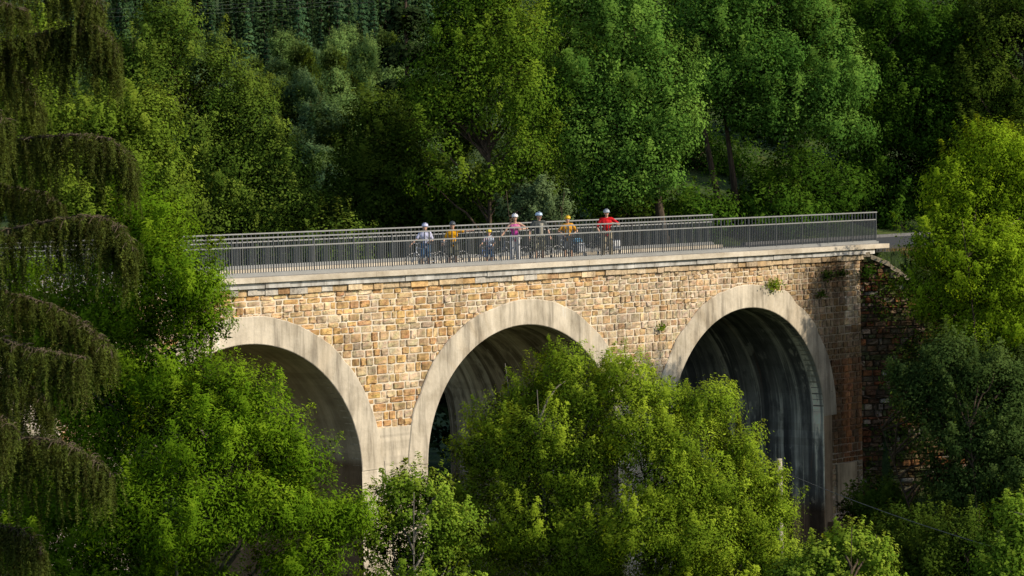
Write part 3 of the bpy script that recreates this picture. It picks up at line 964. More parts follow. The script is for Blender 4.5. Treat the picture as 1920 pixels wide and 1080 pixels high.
tree('broadleaf_tree', 'dark shaded tree behind the railing, right of the hillside gap', 'tree',
     [(700, 215, 38, 45), (745, 250, 60, 65), (670, 310, 48, 65), (740, 350, 100, 80), (640, 400, 60, 60), (830, 370, 80, 70), (700, 440, 120, 50), (590, 430, 40, 50)],
     122, L_DARK, group=BG, r0=.25, limbs=50, leaf=.085, rc=.55, per=100, dens=1.8, gap=.3, shoots=.35, bright=.16)
tree('broadleaf_tree', 'broad light crowned tree with visible trunk in the middle of the wood', 'tree',
     [(880, 40, 75, 55), (825, 90, 58, 45), (950, 90, 75, 70), (870, 150, 90, 60), (810, 190, 50, 45), (960, 190, 80, 70), (880, 230, 90, 55), (830, 270, 70, 45), (940, 290, 85, 55), (870, 340, 85, 40), (900, -30, 80, 60)],
     116, L_MID, M_BARK, group=BG, trunk=(912, 0, 915, 20), r0=.20, limbs=85, low=.45, leaf=.088, rc=.72, per=165, dens=1.5, gap=.38, shoots=.35)
tree('broadleaf_tree', 'lit fresh green tree overhanging the railing behind the cyclist in red', 'tree',
     [(1170, 60, 90, 75), (1100, 130, 70, 70), (1220, 150, 85, 75), (1140, 220, 90, 70), (1250, 230, 60, 65), (1090, 270, 60, 60), (1180, 300, 80, 52), (1140, 355, 60, 32), (1230, 340, 40, 28), (1110, 10, 90, 60), (1060, 200, 40, 60)],
     118, L_FRONT, M_BARK, group=BG, trunk=(1248, 1, 1190, 120), r0=.22, limbs=50, low=.5, leaf=.092, rc=.70, per=170, dens=1.55, gap=.34, shoots=.4, bright=.06)
tree('broadleaf_tree', 'tall tree with two bare brown trunks showing behind the far railing end', 'tree',
     [(1360, 40, 85, 70), (1300, 100, 60, 60), (1420, 110, 90, 70), (1350, 150, 80, 50), (1500, 70, 90, 80), (1490, 180, 95, 60), (1570, 150, 70, 70), (1440, 230, 70, 40), (1550, 240, 70, 40), (1400, -20, 120, 60), (1380, 210, 45, 30)],
     123, L_FRONT, bark_mat('bark_trunks', (.062, .045, .030)), group=BG, trunk=(1362, 0, 1345, 60), r0=.30, stems=2, limbs=26, low=.68, leaf=.092, rc=.70, per=160, dens=1.45, gap=.36, shoots=.35, bright=-.08)
tree('broadleaf_tree', 'deep saturated green tree at the upper right of the wood', 'tree',
     [(1640, 60, 100, 90), (1740, 60, 90, 80), (1680, 160, 110, 80), (1620, 240, 90, 60), (1740, 220, 90, 90), (1560, 20, 70, 60), (1680, 300, 100, 60), (1780, 330, 70, 60)],
     131, L_DEEP, group=BG, r0=.25, limbs=40, leaf=.09, rc=.55, per=100, dens=1.8, gap=.34, shoots=.35)
tree('broadleaf_tree', 'dull grey green tree at the right edge above the sunlit willow', 'tree',
     [(1870, 60, 80, 90), (1920, 160, 80, 90), (1840, 170, 60, 80), (1820, 260, 50, 60), (1930, 30, 80, 80)],
     130, L_DARK, group=BG, r0=.22, limbs=30, leaf=.09, rc=.55, per=100, dens=1.8, gap=.3, shoots=.35, bright=.06)
tree('olive_shrub', 'grey green shrub behind the railing between the woman in pink and the blue helmet', 'shrub',
     [(1000, 375, 42, 32), (1030, 395, 40, 25), (975, 400, 35, 25)], 113, L_OLIVE, r0=.06, stems=3, limbs=14, low=.2, leaf=.085, rc=.36, per=80, dens=1.8, gap=.2, shoots=.4)
# deeper trees that close the wood
for i, (u, v, ru, rv, d, mt, lab) in enumerate([
        (620, 470, 80, 60, 116, L_ALDER, 'low leafy tree just behind the railing, left of the first cyclist'),
        (980, 330, 90, 80, 134, L_DARK, 'dark tree deep in the wood between the two light crowns'),
        (1040, 90, 90, 110, 140, L_DARK, 'dark tree seen between the tops of the two light crowns'),
        (1300, 300, 110, 90, 136, L_DEEP, 'shaded tree deep in the wood behind the bare trunks'),
        (1500, 330, 90, 60, 127, L_DEEP, 'shaded low tree behind the railing right of the bare trunks'),
        (1620, 350, 90, 50, 131, L_DEEP, 'shaded low tree behind the right end of the near railing'),
        (1720, 390, 70, 50, 135, L_DEEP, 'shaded low tree beside the road beyond the viaduct'),
        (1480, 40, 120, 110, 145, L_DEEP, 'shaded tall tree at the back of the wood above the bare trunks'),
        (1800, 120, 100, 120, 142, L_DEEP, 'shaded tall tree at the back of the wood above the road'),
        (1820, 400, 90, 80, 136, L_DEEP, 'shaded tree behind the sunlit willow crown'),
        (1300, 385, 60, 40, 121, L_DEEP, 'low shaded bush at the foot of the bare trunks, on their near side'),
        (1440, 380, 75, 42, 123, L_DEEP, 'low shaded bush between the bare trunks and the end of the railing'),
        (1190, 400, 60, 30, 121, L_DARK, 'low shaded bush behind the railing beside the man in red'),
        (860, 410, 80, 40, 120, L_DARK, 'low shaded bush behind the railing above the cyclist in mustard yellow'),
        (1250, 40, 110, 100, 140, L_DEEP, 'shaded tall tree at the back of the wood above the man in red')]):
    tree('understorey_tree', lab, 'tree', [(u, v, ru, rv), (u - ru * .6, v + rv * .6, ru * .8, rv * .8, 1), (u + ru * .6, v + rv * .5, ru * .8, rv * .8, 1), (u, v + rv * 1.1, ru, rv * .8)],
         d, mt, group='shaded trees deep in the wood', r0=.16, limbs=26, leaf=.105, rc=.58, per=52, dens=1.6, gap=.3, shoots=.3)


def conifer_mesh(seed, H, Rm, mat, leaf=.28, n_=2600):
    r = np.random.default_rng(seed)
    k = r.random(n_) ** .75
    z = H * (.08 + .92 * (1 - k))
    lay = np.floor(z / H * 16) / 16 * H
    z = lay + (z - lay) * .55
    rad = Rm * (1 - z / H) ** .85 * (.45 + .6 * r.random(n_)) + .05
    a = r.uniform(0, 2 * PI, n_)
    a = np.round(a / (2 * PI) * 11) / 11 * 2 * PI + r.normal(0, .16, n_) + lay
    C = np.stack([rad * np.cos(a), rad * np.sin(a), z - rad * .28], 1)
    nn = np.stack([np.cos(a) * .7, np.sin(a) * .7, 0 * a + .7], 1) + r.normal(size=(n_, 3)) * .35
    nn /= np.linalg.norm(nn, axis=1, keepdims=True)
    tint = np.clip(.45 + .16 * r.normal(size=n_) + .25 * (rad / Rm - .4), 0, 1)
    V = leaf_quads(C, nn, leaf * r.uniform(.7, 1.4, n_), leaf * .6 * r.uniform(.7, 1.2, n_), r)
    return quad_mesh('crown', V, tint, mat)


def pole_mesh(H, r0, mat):
    m = MB(); m.tube([(0, 0, -.5), (0, 0, H * .5), (0, 0, H)], [r0, r0 * .6, .03], 6)
    return m.mesh('trunk', mat)


# conifer standing behind the middle of the wood
p = spot(770, 540, 150); gz = float(ground_h(p[0], p[1]))
root = thing('spruce_tree', 'dark spruce rising behind the wood at the top of the hillside gap', 'tree', (p[0], p[1], gz))
link('crown', conifer_mesh(3, 29, 4.6, leaf_mat('needle_dark', (0.012, 0.022, 0.007), (0.024, 0.040, 0.013), (0.049, 0.068, 0.020), .12), .17, 16000), root)
link('trunk', pole_mesh(28.5, .3, M_BARK), root)

# far hillside, haze put into the leaf colours: rounded trees below, spruces above
rf = np.random.default_rng(77)
protos = []
for i in range(7):
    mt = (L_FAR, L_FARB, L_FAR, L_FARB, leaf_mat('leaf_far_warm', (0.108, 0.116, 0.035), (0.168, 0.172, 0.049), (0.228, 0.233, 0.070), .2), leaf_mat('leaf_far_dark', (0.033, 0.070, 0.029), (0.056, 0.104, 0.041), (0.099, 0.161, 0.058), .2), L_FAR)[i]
    lob = []
    for q in range(6):
        lob.append((np.array([rf.normal() * 1.5, rf.normal() * 1.5, 8.2 + rf.normal() * 2.0]), (rf.uniform(1.7, 2.6), rf.uniform(1.7, 2.6), rf.uniform(2.0, 3.0))))
    lob.append((np.array([0, 0, 11.2]), (1.6, 1.6, 2.0)))
    cm, P, NV, D = crown_mesh('crown', lob, mt, 300 + i, leaf=.17, rc=.62, per=26, dens=1.6, gap=.2, shoots=.3)
    protos.append((cm, pole_mesh(10, .22, M_BARK)))
k = 0
HG = 'rounded trees low on the hazy far hillside'
for row in range(15):
    t = 285 + row * 21
    for u in np.arange(150, 830, FPX * 5.8 / t):
        uu = u + rf.normal() * FPX * 1.2 / t
        p = spot(uu, 540, t + rf.uniform(-16, 16)); gz = float(ground_h(p[0], p[1]))
        i = int(rf.choice(7, p=[.24, .16, .2, .16, .06, .08, .10])); s = rf.uniform(.6, 1.25)
        o = thing('hillside_tree', 'one of the hazy rounded trees on the lower far hillside', 'tree', (p[0], p[1], gz - .5), rf.uniform(0, 6.28), HG)
        o.scale = (s, s, s * rf.uniform(.9, 1.2))
        link('crown', protos[i][0], o); link('trunk', protos[i][1], o)
        k += 1
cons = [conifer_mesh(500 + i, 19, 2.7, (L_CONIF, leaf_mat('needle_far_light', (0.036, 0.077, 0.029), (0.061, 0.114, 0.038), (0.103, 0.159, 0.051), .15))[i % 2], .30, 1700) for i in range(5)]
cpm = pole_mesh(18.5, .25, M_BARK)
k2 = 0
for row in range(14):
    t = 590 + row * 22
    for u in np.arange(70, 860, FPX * 4.9 / t):
        p = spot(u + rf.normal() * FPX * .9 / t, 540, t + rf.uniform(-18, 18)); gz = float(ground_h(p[0], p[1]))
        s = rf.uniform(.62, 1.3)
        o = thing('hillside_spruce', 'one of the hazy dark spruces covering the upper far hillside', 'tree', (p[0], p[1], gz - .5), rf.uniform(0, 6.28), 'dark spruces high on the hazy far hillside')
        o.scale = (s, s, s * rf.uniform(.9, 1.15))
        link('crown', cons[int(rf.integers(5))], o); link('trunk', cpm, o)
        k2 += 1
print('FAR', k, k2, TOTAL)

# --- the spruce close by on the left: drooping limbs hung with curtains of twigs
rs = np.random.default_rng(909)
DS = 45.0
pS = spot(-190, 540, DS); gS = float(ground_h(pS[0], pS[1]))
spruce = thing('spruce_tree', 'close drooping spruce with hanging brown twigs and cones along the left edge', 'tree', (pS[0], pS[1], gS))
base = np.array([pS[0], pS[1], gS])
tm = MB()
zt = 12.0
tm.tube([base + UP * q for q in (-.4, 2, 6, zt)], [.34, .3, .22, .05], 10)
twC, twN, twL, twW, twT = [], [], [], [], []
cones = []


def hang_twig(p, length, lean, r):
    n = max(6, int(length / .035))
    k = np.linspace(0, 1, n)
    sway = lean * .25 * length
    P = p[None] + np.stack([sway[0] * k, sway[1] * k, -length * k], 1) + np.cumsum(r.normal(size=(n, 3)) * .006, 0)
    per = 10
    C = np.repeat(P, per, 0)
    d = r.normal(size=(len(C), 3)); d[:, 2] = -np.abs(d[:, 2]) * .6 - .62
    d /= np.linalg.norm(d, axis=1, keepdims=True)
    ln = r.uniform(.016, .040, len(C)) * (1.15 - .45 * np.repeat(k, per))
    t0 = np.clip(r.normal(.38, .2), 0, 1)
    tint = np.clip(t0 + r.normal(0, .10, len(C)) + .18 * np.repeat(k, per), 0, 1)
    twC.append(C + d * ln[:, None]); twN.append(d); twL.append(ln); twT.append(tint)
    return P


def limb(pts, r0, dens, lmax, seed):
    r = np.random.default_rng(seed)
    P = np.array([spot(u - 14, v, DS + dd) for (u, v, dd) in pts])
    # smooth the path
    k = np.linspace(0, len(P) - 1, 34)
    Q = np.stack([np.interp(k, np.arange(len(P)), P[:, i]) for i in range(3)], 1)
    for _ in range(4):
        Q[1:-1] = (Q[:-2] + Q[2:] + 2 * Q[1:-1]) / 4
    tm.tube(Q, np.linspace(r0 * .75, .006, len(Q)), 6, caps=False)
    ln = np.linalg.norm(np.diff(Q, axis=0), axis=1).sum()
    n = int(ln * dens * 1.6)
    for i in range(n):
        f = r.random() ** .85
        j = f * (len(Q) - 1.001); a = int(j); p = Q[a] * (1 - (j - a)) + Q[a + 1] * (j - a)
        # side shoot first, then the curtain
        side = FWD * r.normal() * .35 + RGT * r.normal() * .10
        L = lmax * (1.12 + .75 * max(0, .75 - f)) * r.uniform(.12, 1.0) ** 1.2 * (1 - .4 * f) * (.35 + .85 * abs(math.sin(f * 15 + seed))) + .12
        sd = p + side * (1 - .5 * f) - UP * (-.03 + .3 * abs(r.normal()) * .35)
        if r.random() < .5: tm.tube([p, (p + sd) / 2 + UP * .03, sd], [.009, .007, .005], 4, caps=False)
        hang_twig(sd, L, RGT * r.normal() * .5 + FWD * r.normal() * .5, r)
    # the tip itself is needled
    for i in range(10, len(Q)):
        for _ in range(3): hang_twig(Q[i] + r.normal(size=3) * .03, .10 + .1 * r.random(), RGT, r)
    return Q


LIMBS = [
    ([(-190, -120, 0), (-60, -75, -.3), (60, -50, -.5), (130, -30, -.7), (185, -8, -.7), (200, 12, -.7)], .03, 62, .75),
    ([(-190, 110, 0), (-60, 92, 0), (20, 78, -.2), (90, 66, -.4), (150, 50, -.6), (190, 46, -.7), (222, 68, -.7), (234, 100, -.7)], .035, 82, .95),
    ([(-190, 40, .5), (-60, 60, 1), (20, 110, 1.2), (70, 160, 1.4), (90, 210, 1.4)], .03, 70, 1.0),
    ([(-190, 280, 0), (-60, 275, .2), (40, 262, .2), (110, 255, 0), (180, 252, -.2), (225, 262, -.3), (252, 288, -.3), (265, 330, -.3)], .035, 66, .85),
    ([(-190, 300, 1), (-60, 330, 1), (30, 350, 1), (90, 360, .9), (130, 385, .8)], .025, 60, .8),
    ([(-190, 470, 0), (-60, 450, 0), (30, 430, -.2), (110, 413, -.4), (180, 404, -.5), (225, 412, -.5), (252, 440, -.5), (264, 470, -.5)], .035, 70, .95),
    ([(-190, 470, 1), (-60, 520, 1.2), (10, 545, 1.2), (80, 560, 1.2), (150, 590, 1.1), (200, 630, 1), (225, 660, 1)], .03, 70, .9),
    ([(-190, 620, 0), (-60, 622, 0), (10, 632, -.2), (70, 654, -.4), (130, 662, -.5), (175, 672, -.5)], .03, 66, 1.1),
    ([(-190, 740, 1), (-60, 720, 1), (20, 700, 1), (70, 720, 1), (110, 760, 1)], .028, 62, 1.0),
    ([(-190, 830, 0), (-60, 824, 0), (20, 824, -.2), (90, 820, -.4), (140, 832, -.5), (185, 855, -.6), (222, 890, -.6)], .035, 76, 1.05),
    ([(-190, 1040, 0), (-60, 1000, 0), (20, 985, 0), (70, 1000, 0), (95, 1040, 0)], .03, 60, .9),
    ([(-190, 200, -1), (-80, 190, -1.2), (-20, 200, -1.4), (30, 230, -1.5)], .025, 66, 1.1),
    ([(-190, 760, -1), (-80, 750, -1.2), (-20, 760, -1.4), (40, 800, -1.5)], .025, 66, 1.1),
    ([(-190, -10, -1), (-80, -20, -1.2), (-20, -10, -1.4), (60, 20, -1.5)], .025, 66, .9),
]
for i, (pts, r0, dn, lm) in enumerate(LIMBS):
    Q = limb(pts, r0, dn, lm, 2000 + i)
    if i in (1, 3, 5):
        for q in range(3 if i == 1 else 2):
            cones.append(Q[-1 - q * 2] + RGT * rs.normal() * .03)
        if i == 1: cones += [Q[-9] - UP * .25, Q[-9] - UP * .22 + RGT * .05]
C = np.concatenate(twC); Nn = np.concatenate(twN); Ln = np.concatenate(twL); T = np.concatenate(twT)
b = np.cross(Nn, rs.normal(size=Nn.shape)); b /= np.linalg.norm(b, axis=1, keepdims=True) + 1e-9
wv = np.full(len(C), .0046)[:, None]
V = np.stack([C + Nn * Ln[:, None], C + b * wv, C - Nn * Ln[:, None], C - b * wv], 1) - base
link('needles', quad_mesh('needles', V, T, L_SPRUCE), spruce)
print('SPRUCE', len(C), 'LEAVES', TOTAL)
tmm = tm.mesh('trunk', bark_mat('bark_spruce', (.10, .078, .05)), sm=True)
tmm.transform(__import__('mathutils').Matrix.Translation(Vector([-float(q) for q in base])))
link('trunk', tmm, spruce)
M_CONE = plain('cone_brown', (.26, .13, .06), .8)
for c in cones:
    m = MB(); c0 = c - base - UP * .03
    kk = np.linspace(0, 1, 9)
    m.tube(np.stack([c0[0] + 0 * kk, c0[1] + 0 * kk, c0[2] - .13 * kk], 1), .021 * np.sin(PI * (.08 + .86 * kk)) ** .7 * (1 + .12 * (np.arange(9) % 2)), 8)
    m.build('cone', M_CONE, spruce, sm=True)

# --- tufts growing on the masonry, dry grass on the bank
def tuft(label, s, z, rad, n_, mat=L_SMALL, seed=1, o=-.12):
    r = np.random.default_rng(seed)
    p = bend(np.array([s, o, z]))
    C = r.normal(size=(n_, 3)) * np.array([rad, rad * .35, rad * .55]); C[:, 1] -= .04
    C[:, 1] = -np.abs(C[:, 1])
    nn = r.normal(size=(n_, 3)) + np.array([0, -.8, .7]); nn /= np.linalg.norm(nn, axis=1, keepdims=True)
    me_ = quad_mesh('wall_plant', leaf_quads(C, nn, r.uniform(.03, .07, n_), r.uniform(.015, .035, n_), r), np.clip(r.normal(.4, .2, n_), 0, 1), mat)
    link('leaves', me_, thing('wall_plant', label, 'plant', p, group='small plants rooted in the masonry'))


tuft('yellow green tuft on top of the right arch ring', 12.75, -1.25, .22, 260, L_WILLOW, 1)
tuft('small dark tuft under the cornice right of the right arch crown', 16.0, -1.05, .17, 150, L_DARK, 2)
tuft('small dark tuft under the cornice nearest the viaduct end', 16.9, -1.0, .13, 120, L_DARK, 3)
tuft('leafy green plant hanging at the corner where the wing wall begins', 18.3, -1.0, .24, 320, L_DEEP, 4, -.25)
tuft('small dark tuft midway down the stained face beside the right arch', 15.6, -1.75, .15, 130, L_DARK, 5)
tuft('small pale tuft left of the right arch ring', 6.6, -2.5, .10, 80, L_SMALL, 6)

for i, (u_, z_, lab) in enumerate([(1.0, -1.9, 'dark creeper on the wing wall just below its sloping coping'), (2.1, -4.2, 'dark creeper midway down the wing wall beside the stained corner'), (1.5, -7.2, 'dark creeper low on the wing wall above the thicket')]):
    r = np.random.default_rng(70 + i)
    q = wplace(np.array(u_), np.array(z_), np.array(.1))
    p = bend(q); n_ = 330
    C = r.normal(size=(n_, 3)) * np.array([.45, .10, .6])
    C = C[:, :1] * np.array([WD[0], WD[1], 0]) - np.abs(C[:, 1:2]) * np.array([WN[0], WN[1], 0]) + C[:, 2:] * UP
    nn = r.normal(size=(n_, 3)) * .6 + np.array([-.5, -.7, .6]); nn /= np.linalg.norm(nn, axis=1, keepdims=True)
    me_ = quad_mesh('leaves', leaf_quads(C, nn, r.uniform(.04, .08, n_), r.uniform(.025, .05, n_), r), np.clip(r.normal(.4, .2, n_), 0, 1), L_DARK)
    link('leaves', me_, thing('creeper', lab, 'plant', p, group='small plants rooted in the masonry'))

r = np.random.default_rng(31)
n_ = 16000
gxp = r.uniform(18.9, 30, n_); gyp = r.uniform(-6, .95, n_)
ok = gxp - 19.05 > np.maximum(.85 - gyp, 0) * 1.415
gxp, gyp = gxp[ok], gyp[ok]
C = np.stack([gxp, gyp, ground_h(gxp, gyp) + .07], 1)
nn = r.normal(size=C.shape) + np.array([-.3, -.6, .2]); nn /= np.linalg.norm(nn, axis=1, keepdims=True)
t = np.stack([r.normal(0, .35, len(C)), r.normal(0, .35, len(C)), np.ones(len(C))], 1)
b = np.cross(nn, t); b /= np.linalg.norm(b, axis=1, keepdims=True)
L_ = r.uniform(.05, .16, len(C))[:, None]
V = np.stack([C + t * L_, C + b * .012, C - t * L_ * .6, C - b * .012], 1)
tag(link('dry_grass', quad_mesh('dry_grass', V, np.clip(r.normal(.5, .25, len(C)), 0, 1), L_GRASS)), 'dry straw coloured grass on the bank above the wing wall', 'grass', kind='stuff')

# --- grey pole and the cables
p = spot(1461, 860, 84.5); gz = float(ground_h(p[0], p[1]))
m = MB(); m.tube([(0, 0, -.3), (.01, 0, (p[2] - gz) * .5), (0, 0, p[2] - gz)], [.115, .10, .085], 10)
root = thing('utility_pole', 'weathered grey wooden pole among the leaves in front of the right arch', 'pole', (p[0], p[1], gz))
m.build('pole_shaft', M_POLE, root, sm=True)
m = MB(); m.tube([(0, 0, p[2] - gz - .35), (.0, -.12, p[2] - gz - .33)], [.03, .03], 8); m.build('insulator', plain('insulator', (.5, .48, .44)), root)
a, b = p - UP * .34, spot(1990, 1060, 70)
kk = np.linspace(0, 1, 24)[:, None]
Q = a * (1 - kk) + b * kk - UP * (4 * kk * (1 - kk) * .18)
m = MB(); m.tube(Q, .011, 5); tag(m.build('cable', M_WIRE), 'thin grey cable running down from the pole past the shaded thicket', 'cable')
for i, (v0, v1, lab) in enumerate([(30, 2, 'highest of the three thin power lines across the hillside top left'), (36, 10, 'middle one of the three thin power lines across the hillside top left'), (44, 17, 'lowest of the three thin power lines across the hillside top left')]):
    a, b = spot(-60, v0 - 12, 240), spot(700, v1 - 14, 262)
    Q = a * (1 - kk) + b * kk - UP * (4 * kk * (1 - kk) * .5)
    m = MB(); m.tube(Q, .008, 4); tag(m.build('power_line', plain('line_%d' % i, (.07, .085, .07), .5)), lab, 'cable', 'power lines across the hillside')

# ----------------------------------------------------------------------------
# the cyclists and their bicycles
# ----------------------------------------------------------------------------
def merge(name, segs, mat, voxel, parent, extra=None, iters=3):
    """tapered limbs fused into one continuous surface"""
    m = MB()
    for (a, b, ra, rb) in segs:
        a = np.asarray(a, float); b = np.asarray(b, float)
        m.ball(a, ra, nu=10, nv=6); m.ball(b, rb, nu=10, nv=6)
        if np.linalg.norm(b - a) > 1e-4:
            m.tube([a, (a + b) / 2, b], [ra, (ra + rb) / 2, rb], 10)
    for (p, r_) in (extra or []): m.ball(p, r_, nu=14, nv=10)
    me_ = m.mesh(name, mat)
    tmp = bpy.data.objects.new('body_build', me_); col.objects.link(tmp)
    md = tmp.modifiers.new('r', 'REMESH'); md.mode = 'VOXEL'; md.voxel_size = voxel
    ms = tmp.modifiers.new('s', 'SMOOTH'); ms.factor = .5; ms.iterations = iters
    dg = bpy.context.evaluated_depsgraph_get()
    out = bpy.data.meshes.new_from_object(tmp.evaluated_get(dg))
    bpy.data.objects.remove(tmp)
    out.name = name
    out.materials.clear(); out.materials.append(mat)
    out.polygons.foreach_set('use_smooth', np.ones(len(out.polygons), bool))
    return link(name, out, parent)


M_SKIN = plain('skin', (.52, .31, .21), .6, 0, .08, 20)
M_EYE = plain('eye_dark', (.03, .025, .02), .3)
M_LIP = plain('lip', (.36, .13, .11), .6)
M_SHOE = plain('shoe_dark', (.06, .06, .065), .7)
M_SHOEW = plain('shoe_pale', (.5, .5, .48), .7)
M_HAIR = plain('hair_brown', (.10, .06, .03), .8)
M_BLACK = plain('black_rubber', (.018, .018, .018), .6)
M_LENS = plain('dark_lens', (.012, .012, .014), .2)


def cloth(name, c, c2=None, scale=9):
    m, nt, N, L, out = nodes(name)
    p_ = N('ShaderNodeBsdfPrincipled'); p_.inputs['Roughness'].default_value = .9; p_.inputs['Specular IOR Level'].default_value = .1
    tc = N('ShaderNodeTexCoord'); nz = N('ShaderNodeTexNoise'); nz.inputs['Scale'].default_value = scale; nz.inputs['Detail'].default_value = 3
    L(tc.outputs['Object'], nz.inputs['Vector'])
    r_ = ramp(N, [(.46, c), (.54, c2)]) if c2 else ramp(N, [(.35, [q * .88 for q in c]), (.65, c)])
    L(nz.outputs['Fac'], r_.inputs[0]); L(r_.outputs[0], p_.inputs['Base Color'])
    b_ = N('ShaderNodeBump'); b_.inputs['Strength'].default_value = .3; b_.inputs['Distance'].default_value = .02
    L(nz.outputs['Fac'], b_.inputs['Height']); L(b_.outputs[0], p_.inputs['Normal'])
    L(p_.outputs[0], out.inputs[0])
    return m


def lerp(a, b, k): return np.asarray(a, float) * (1 - k) + np.asarray(b, float) * k


def person(label, s, o, height, armL, armR, shirt, legs, helmet, shorts=False, sleeve=.5, face_to=-.75, head_turn=0.0, female=False, shades=False,
           visor=False, stance=.13, hair=None, panel=None, kid=1.0, shoe=None, vents=True, tank=False, lean=0.0, belt=None):
    """armL / armR: (elbow, wrist) in the body's frame, x to its image right, y away, z up, for a 1.79 m figure"""
    p0 = bend(np.array([s, o, -.108]))
    root = thing('person', label, 'person', p0, s * CURV + face_to, 'cyclists standing on the viaduct')
    k = height / 1.80
    root.scale = (k, k, k)
    hd = 1.0 + .22 * (kid - 1)          # children: larger head for the body
    sw = .165 if female or kid > 1 else .185
    lx = lean
    torso = [((-.075, 0, .95), (.075, 0, .95), .112, .112), ((0, 0, .93), (lx * .5, 0, 1.1), .118, .108), ((lx * .5, 0, 1.1), (lx, -.01, 1.3), .108, .115),
             ((lx - .085, -.005, 1.29), (lx + .085, -.005, 1.29), .108, .108), ((lx - sw + .03, .01, 1.425), (lx + sw - .03, .01, 1.425), .058, .058), ((lx, 0, 1.3), (lx, .01, 1.45), .10, .055)]
    if female: torso += [((lx - .07, -.09, 1.28), (lx - .065, -.10, 1.275), .055, .05), ((lx + .07, -.09, 1.28), (lx + .065, -.10, 1.275), .055, .05)]
    neck = [((lx, .012, 1.44), (lx, -.01, 1.56), .053, .05)]
    ct, st = math.cos(head_turn), math.sin(head_turn)
    def hp(x, y, z): return np.array([lx + (x * ct - y * st) * hd, -.015 + (x * st + y * ct) * hd, 1.64 + (z - 1.64) * hd])
    head = [(hp(0, -.035, 1.585), hp(0, -.055, 1.572), .058 * hd, .042 * hd), (hp(0, -.098, 1.645), hp(0, -.113, 1.618), .011 * hd, .017 * hd),
            (hp(-.074, .005, 1.635), hp(-.076, .01, 1.615), .014 * hd, .011 * hd), (hp(.074, .005, 1.635), hp(.076, .01, 1.615), .014 * hd, .011 * hd),
            (hp(0, .012, 1.665), hp(0, -.025, 1.645), .086 * hd, .080 * hd), (hp(0, .02, 1.60), hp(0, -.02, 1.60), .066 * hd, .066 * hd)]
    segs = torso + neck + head
    arms = []
    for sx, (el, wr) in ((1, armL), (-1, armR)):
        shd = np.array([lx + sx * sw, .012, 1.415]); el = np.array(el, float); wr = np.array(wr, float)
        # keep real limb lengths
        d = el - shd; el = shd + d / np.linalg.norm(d) * .295
        d = wr - el; wr = el + d / np.linalg.norm(d) * .255
        arms.append((sx, shd, el, wr))
        segs += [(shd, el, .050, .039), (el, wr, .039, .027)]
        d = (wr - el) / np.linalg.norm(wr - el)
        c = np.array([0, -.25, -1.0]); c -= d * (c @ d); c /= np.linalg.norm(c)
        w_ = np.cross(d, c)
        segs.append((wr, wr + d * .075, .026, .03))
        segs.append((wr + d * .055 - w_ * .022, wr + d * .075 + w_ * .026, .021, .021))
        for q, (off, ln) in enumerate(((-.030, .060), (-.010, .072), (.010, .068), (.029, .054))):
            f0 = wr + d * .085 + w_ * off
            f1 = f0 + d * ln * .5 + c * .012; f2 = f1 + d * ln * .22 + c * ln * .42; f3 = f2 - d * ln * .12 + c * ln * .30
            segs += [(f0, f1, .0105, .0095), (f1, f2, .0095, .0085), (f2, f3, .0085, .0075)]
        t0 = wr + d * .025 - w_ * .026 * sx; t1 = t0 + d * .032 - w_ * .022 * sx + c * .012; t2 = t1 + d * .026 + c * .014
        segs += [(t0, t1, .0135, .011), (t1, t2, .011, .009)]
    legseg = []
    feet = []
    for sx in (-1, 1):
        hip = np.array([sx * .085, 0, .92]); kn = np.array([sx * (stance * .8 + .01), -.035, .50]); an = np.array([sx * stance, .02, .085])
        toe = np.array([sx * (stance + .03), -.135, .035])
        legseg.append((hip, kn, an)); feet.append((an, toe))
        segs += [(hip, kn, .083, .056), (kn, an, .054, .036), (an - UP * .03, toe, .036, .028)]
    merge('body', segs, M_SKIN, .0085, root, [(hp(0, 0, 1.66), (.074 * hd, .094 * hd, .105 * hd))], 3)
    # clothes
    G = .017
    def cs(segs_, g): return [(a, b, ra + g, rb + g) for a, b, ra, rb in segs_]
    if tank:
        sh = cs(torso[:4], G) + ([] if not female else cs(torso[6:], G * .7)) + [((lx - .09, 0, 1.33), (lx - .10, .01, 1.45), .045, .026), ((lx + .09, 0, 1.33), (lx + .10, .01, 1.45), .045, .026)]
    else:
        sh = cs(torso[:5], G) + [((lx, 0, 1.3), (lx, .012, 1.43), .10 + G, .07)] + (cs(torso[6:], G * .7) if female else [])
        for sx, shd, el, wr in arms: sh.append((shd, lerp(shd, el, sleeve * 1.5 if sleeve < 1 else 1), .052 + G, .046 + G))
    so_ = merge('shirt', sh, shirt, .014, root, None, 2)
    if panel is not None:
        m = MB()
        xs, zs = np.linspace(-.5, .5, 5), np.linspace(.98, 1.40, 7)
        V = [(lx + panel[0] + panel[1] * x, -.138 + .16 * x * x * panel[1] * 4 + abs(z - 1.25) * .05, z) for z in zs for x in xs]
        m.add(V, [(j * 5 + i, j * 5 + i + 1, (j + 1) * 5 + i + 1, (j + 1) * 5 + i) for j in range(6) for i in range(4)])
        m.build('shirt_panel', panel[2], so_, sm=True)
    tr = [((-.075, 0, .95), (.075, 0, .95), .112 + G * 1.2, .112 + G * 1.2), ((0, 0, .95), (0, 0, 1.02), .12 + G, .115 + G)]
    for hip, kn, an in legseg:
        if shorts: tr.append((hip, lerp(hip, kn, .86), .085 + G * 1.5, .066 + G * 1.8))
        else: tr += [(hip, kn, .085 + G * 1.3, .058 + G * 1.4), (kn, lerp(kn, an, .95), .056 + G * 1.4, .042 + G * 1.5)]
    merge('shorts' if shorts else 'trousers', tr, legs, .014, root, None, 2)
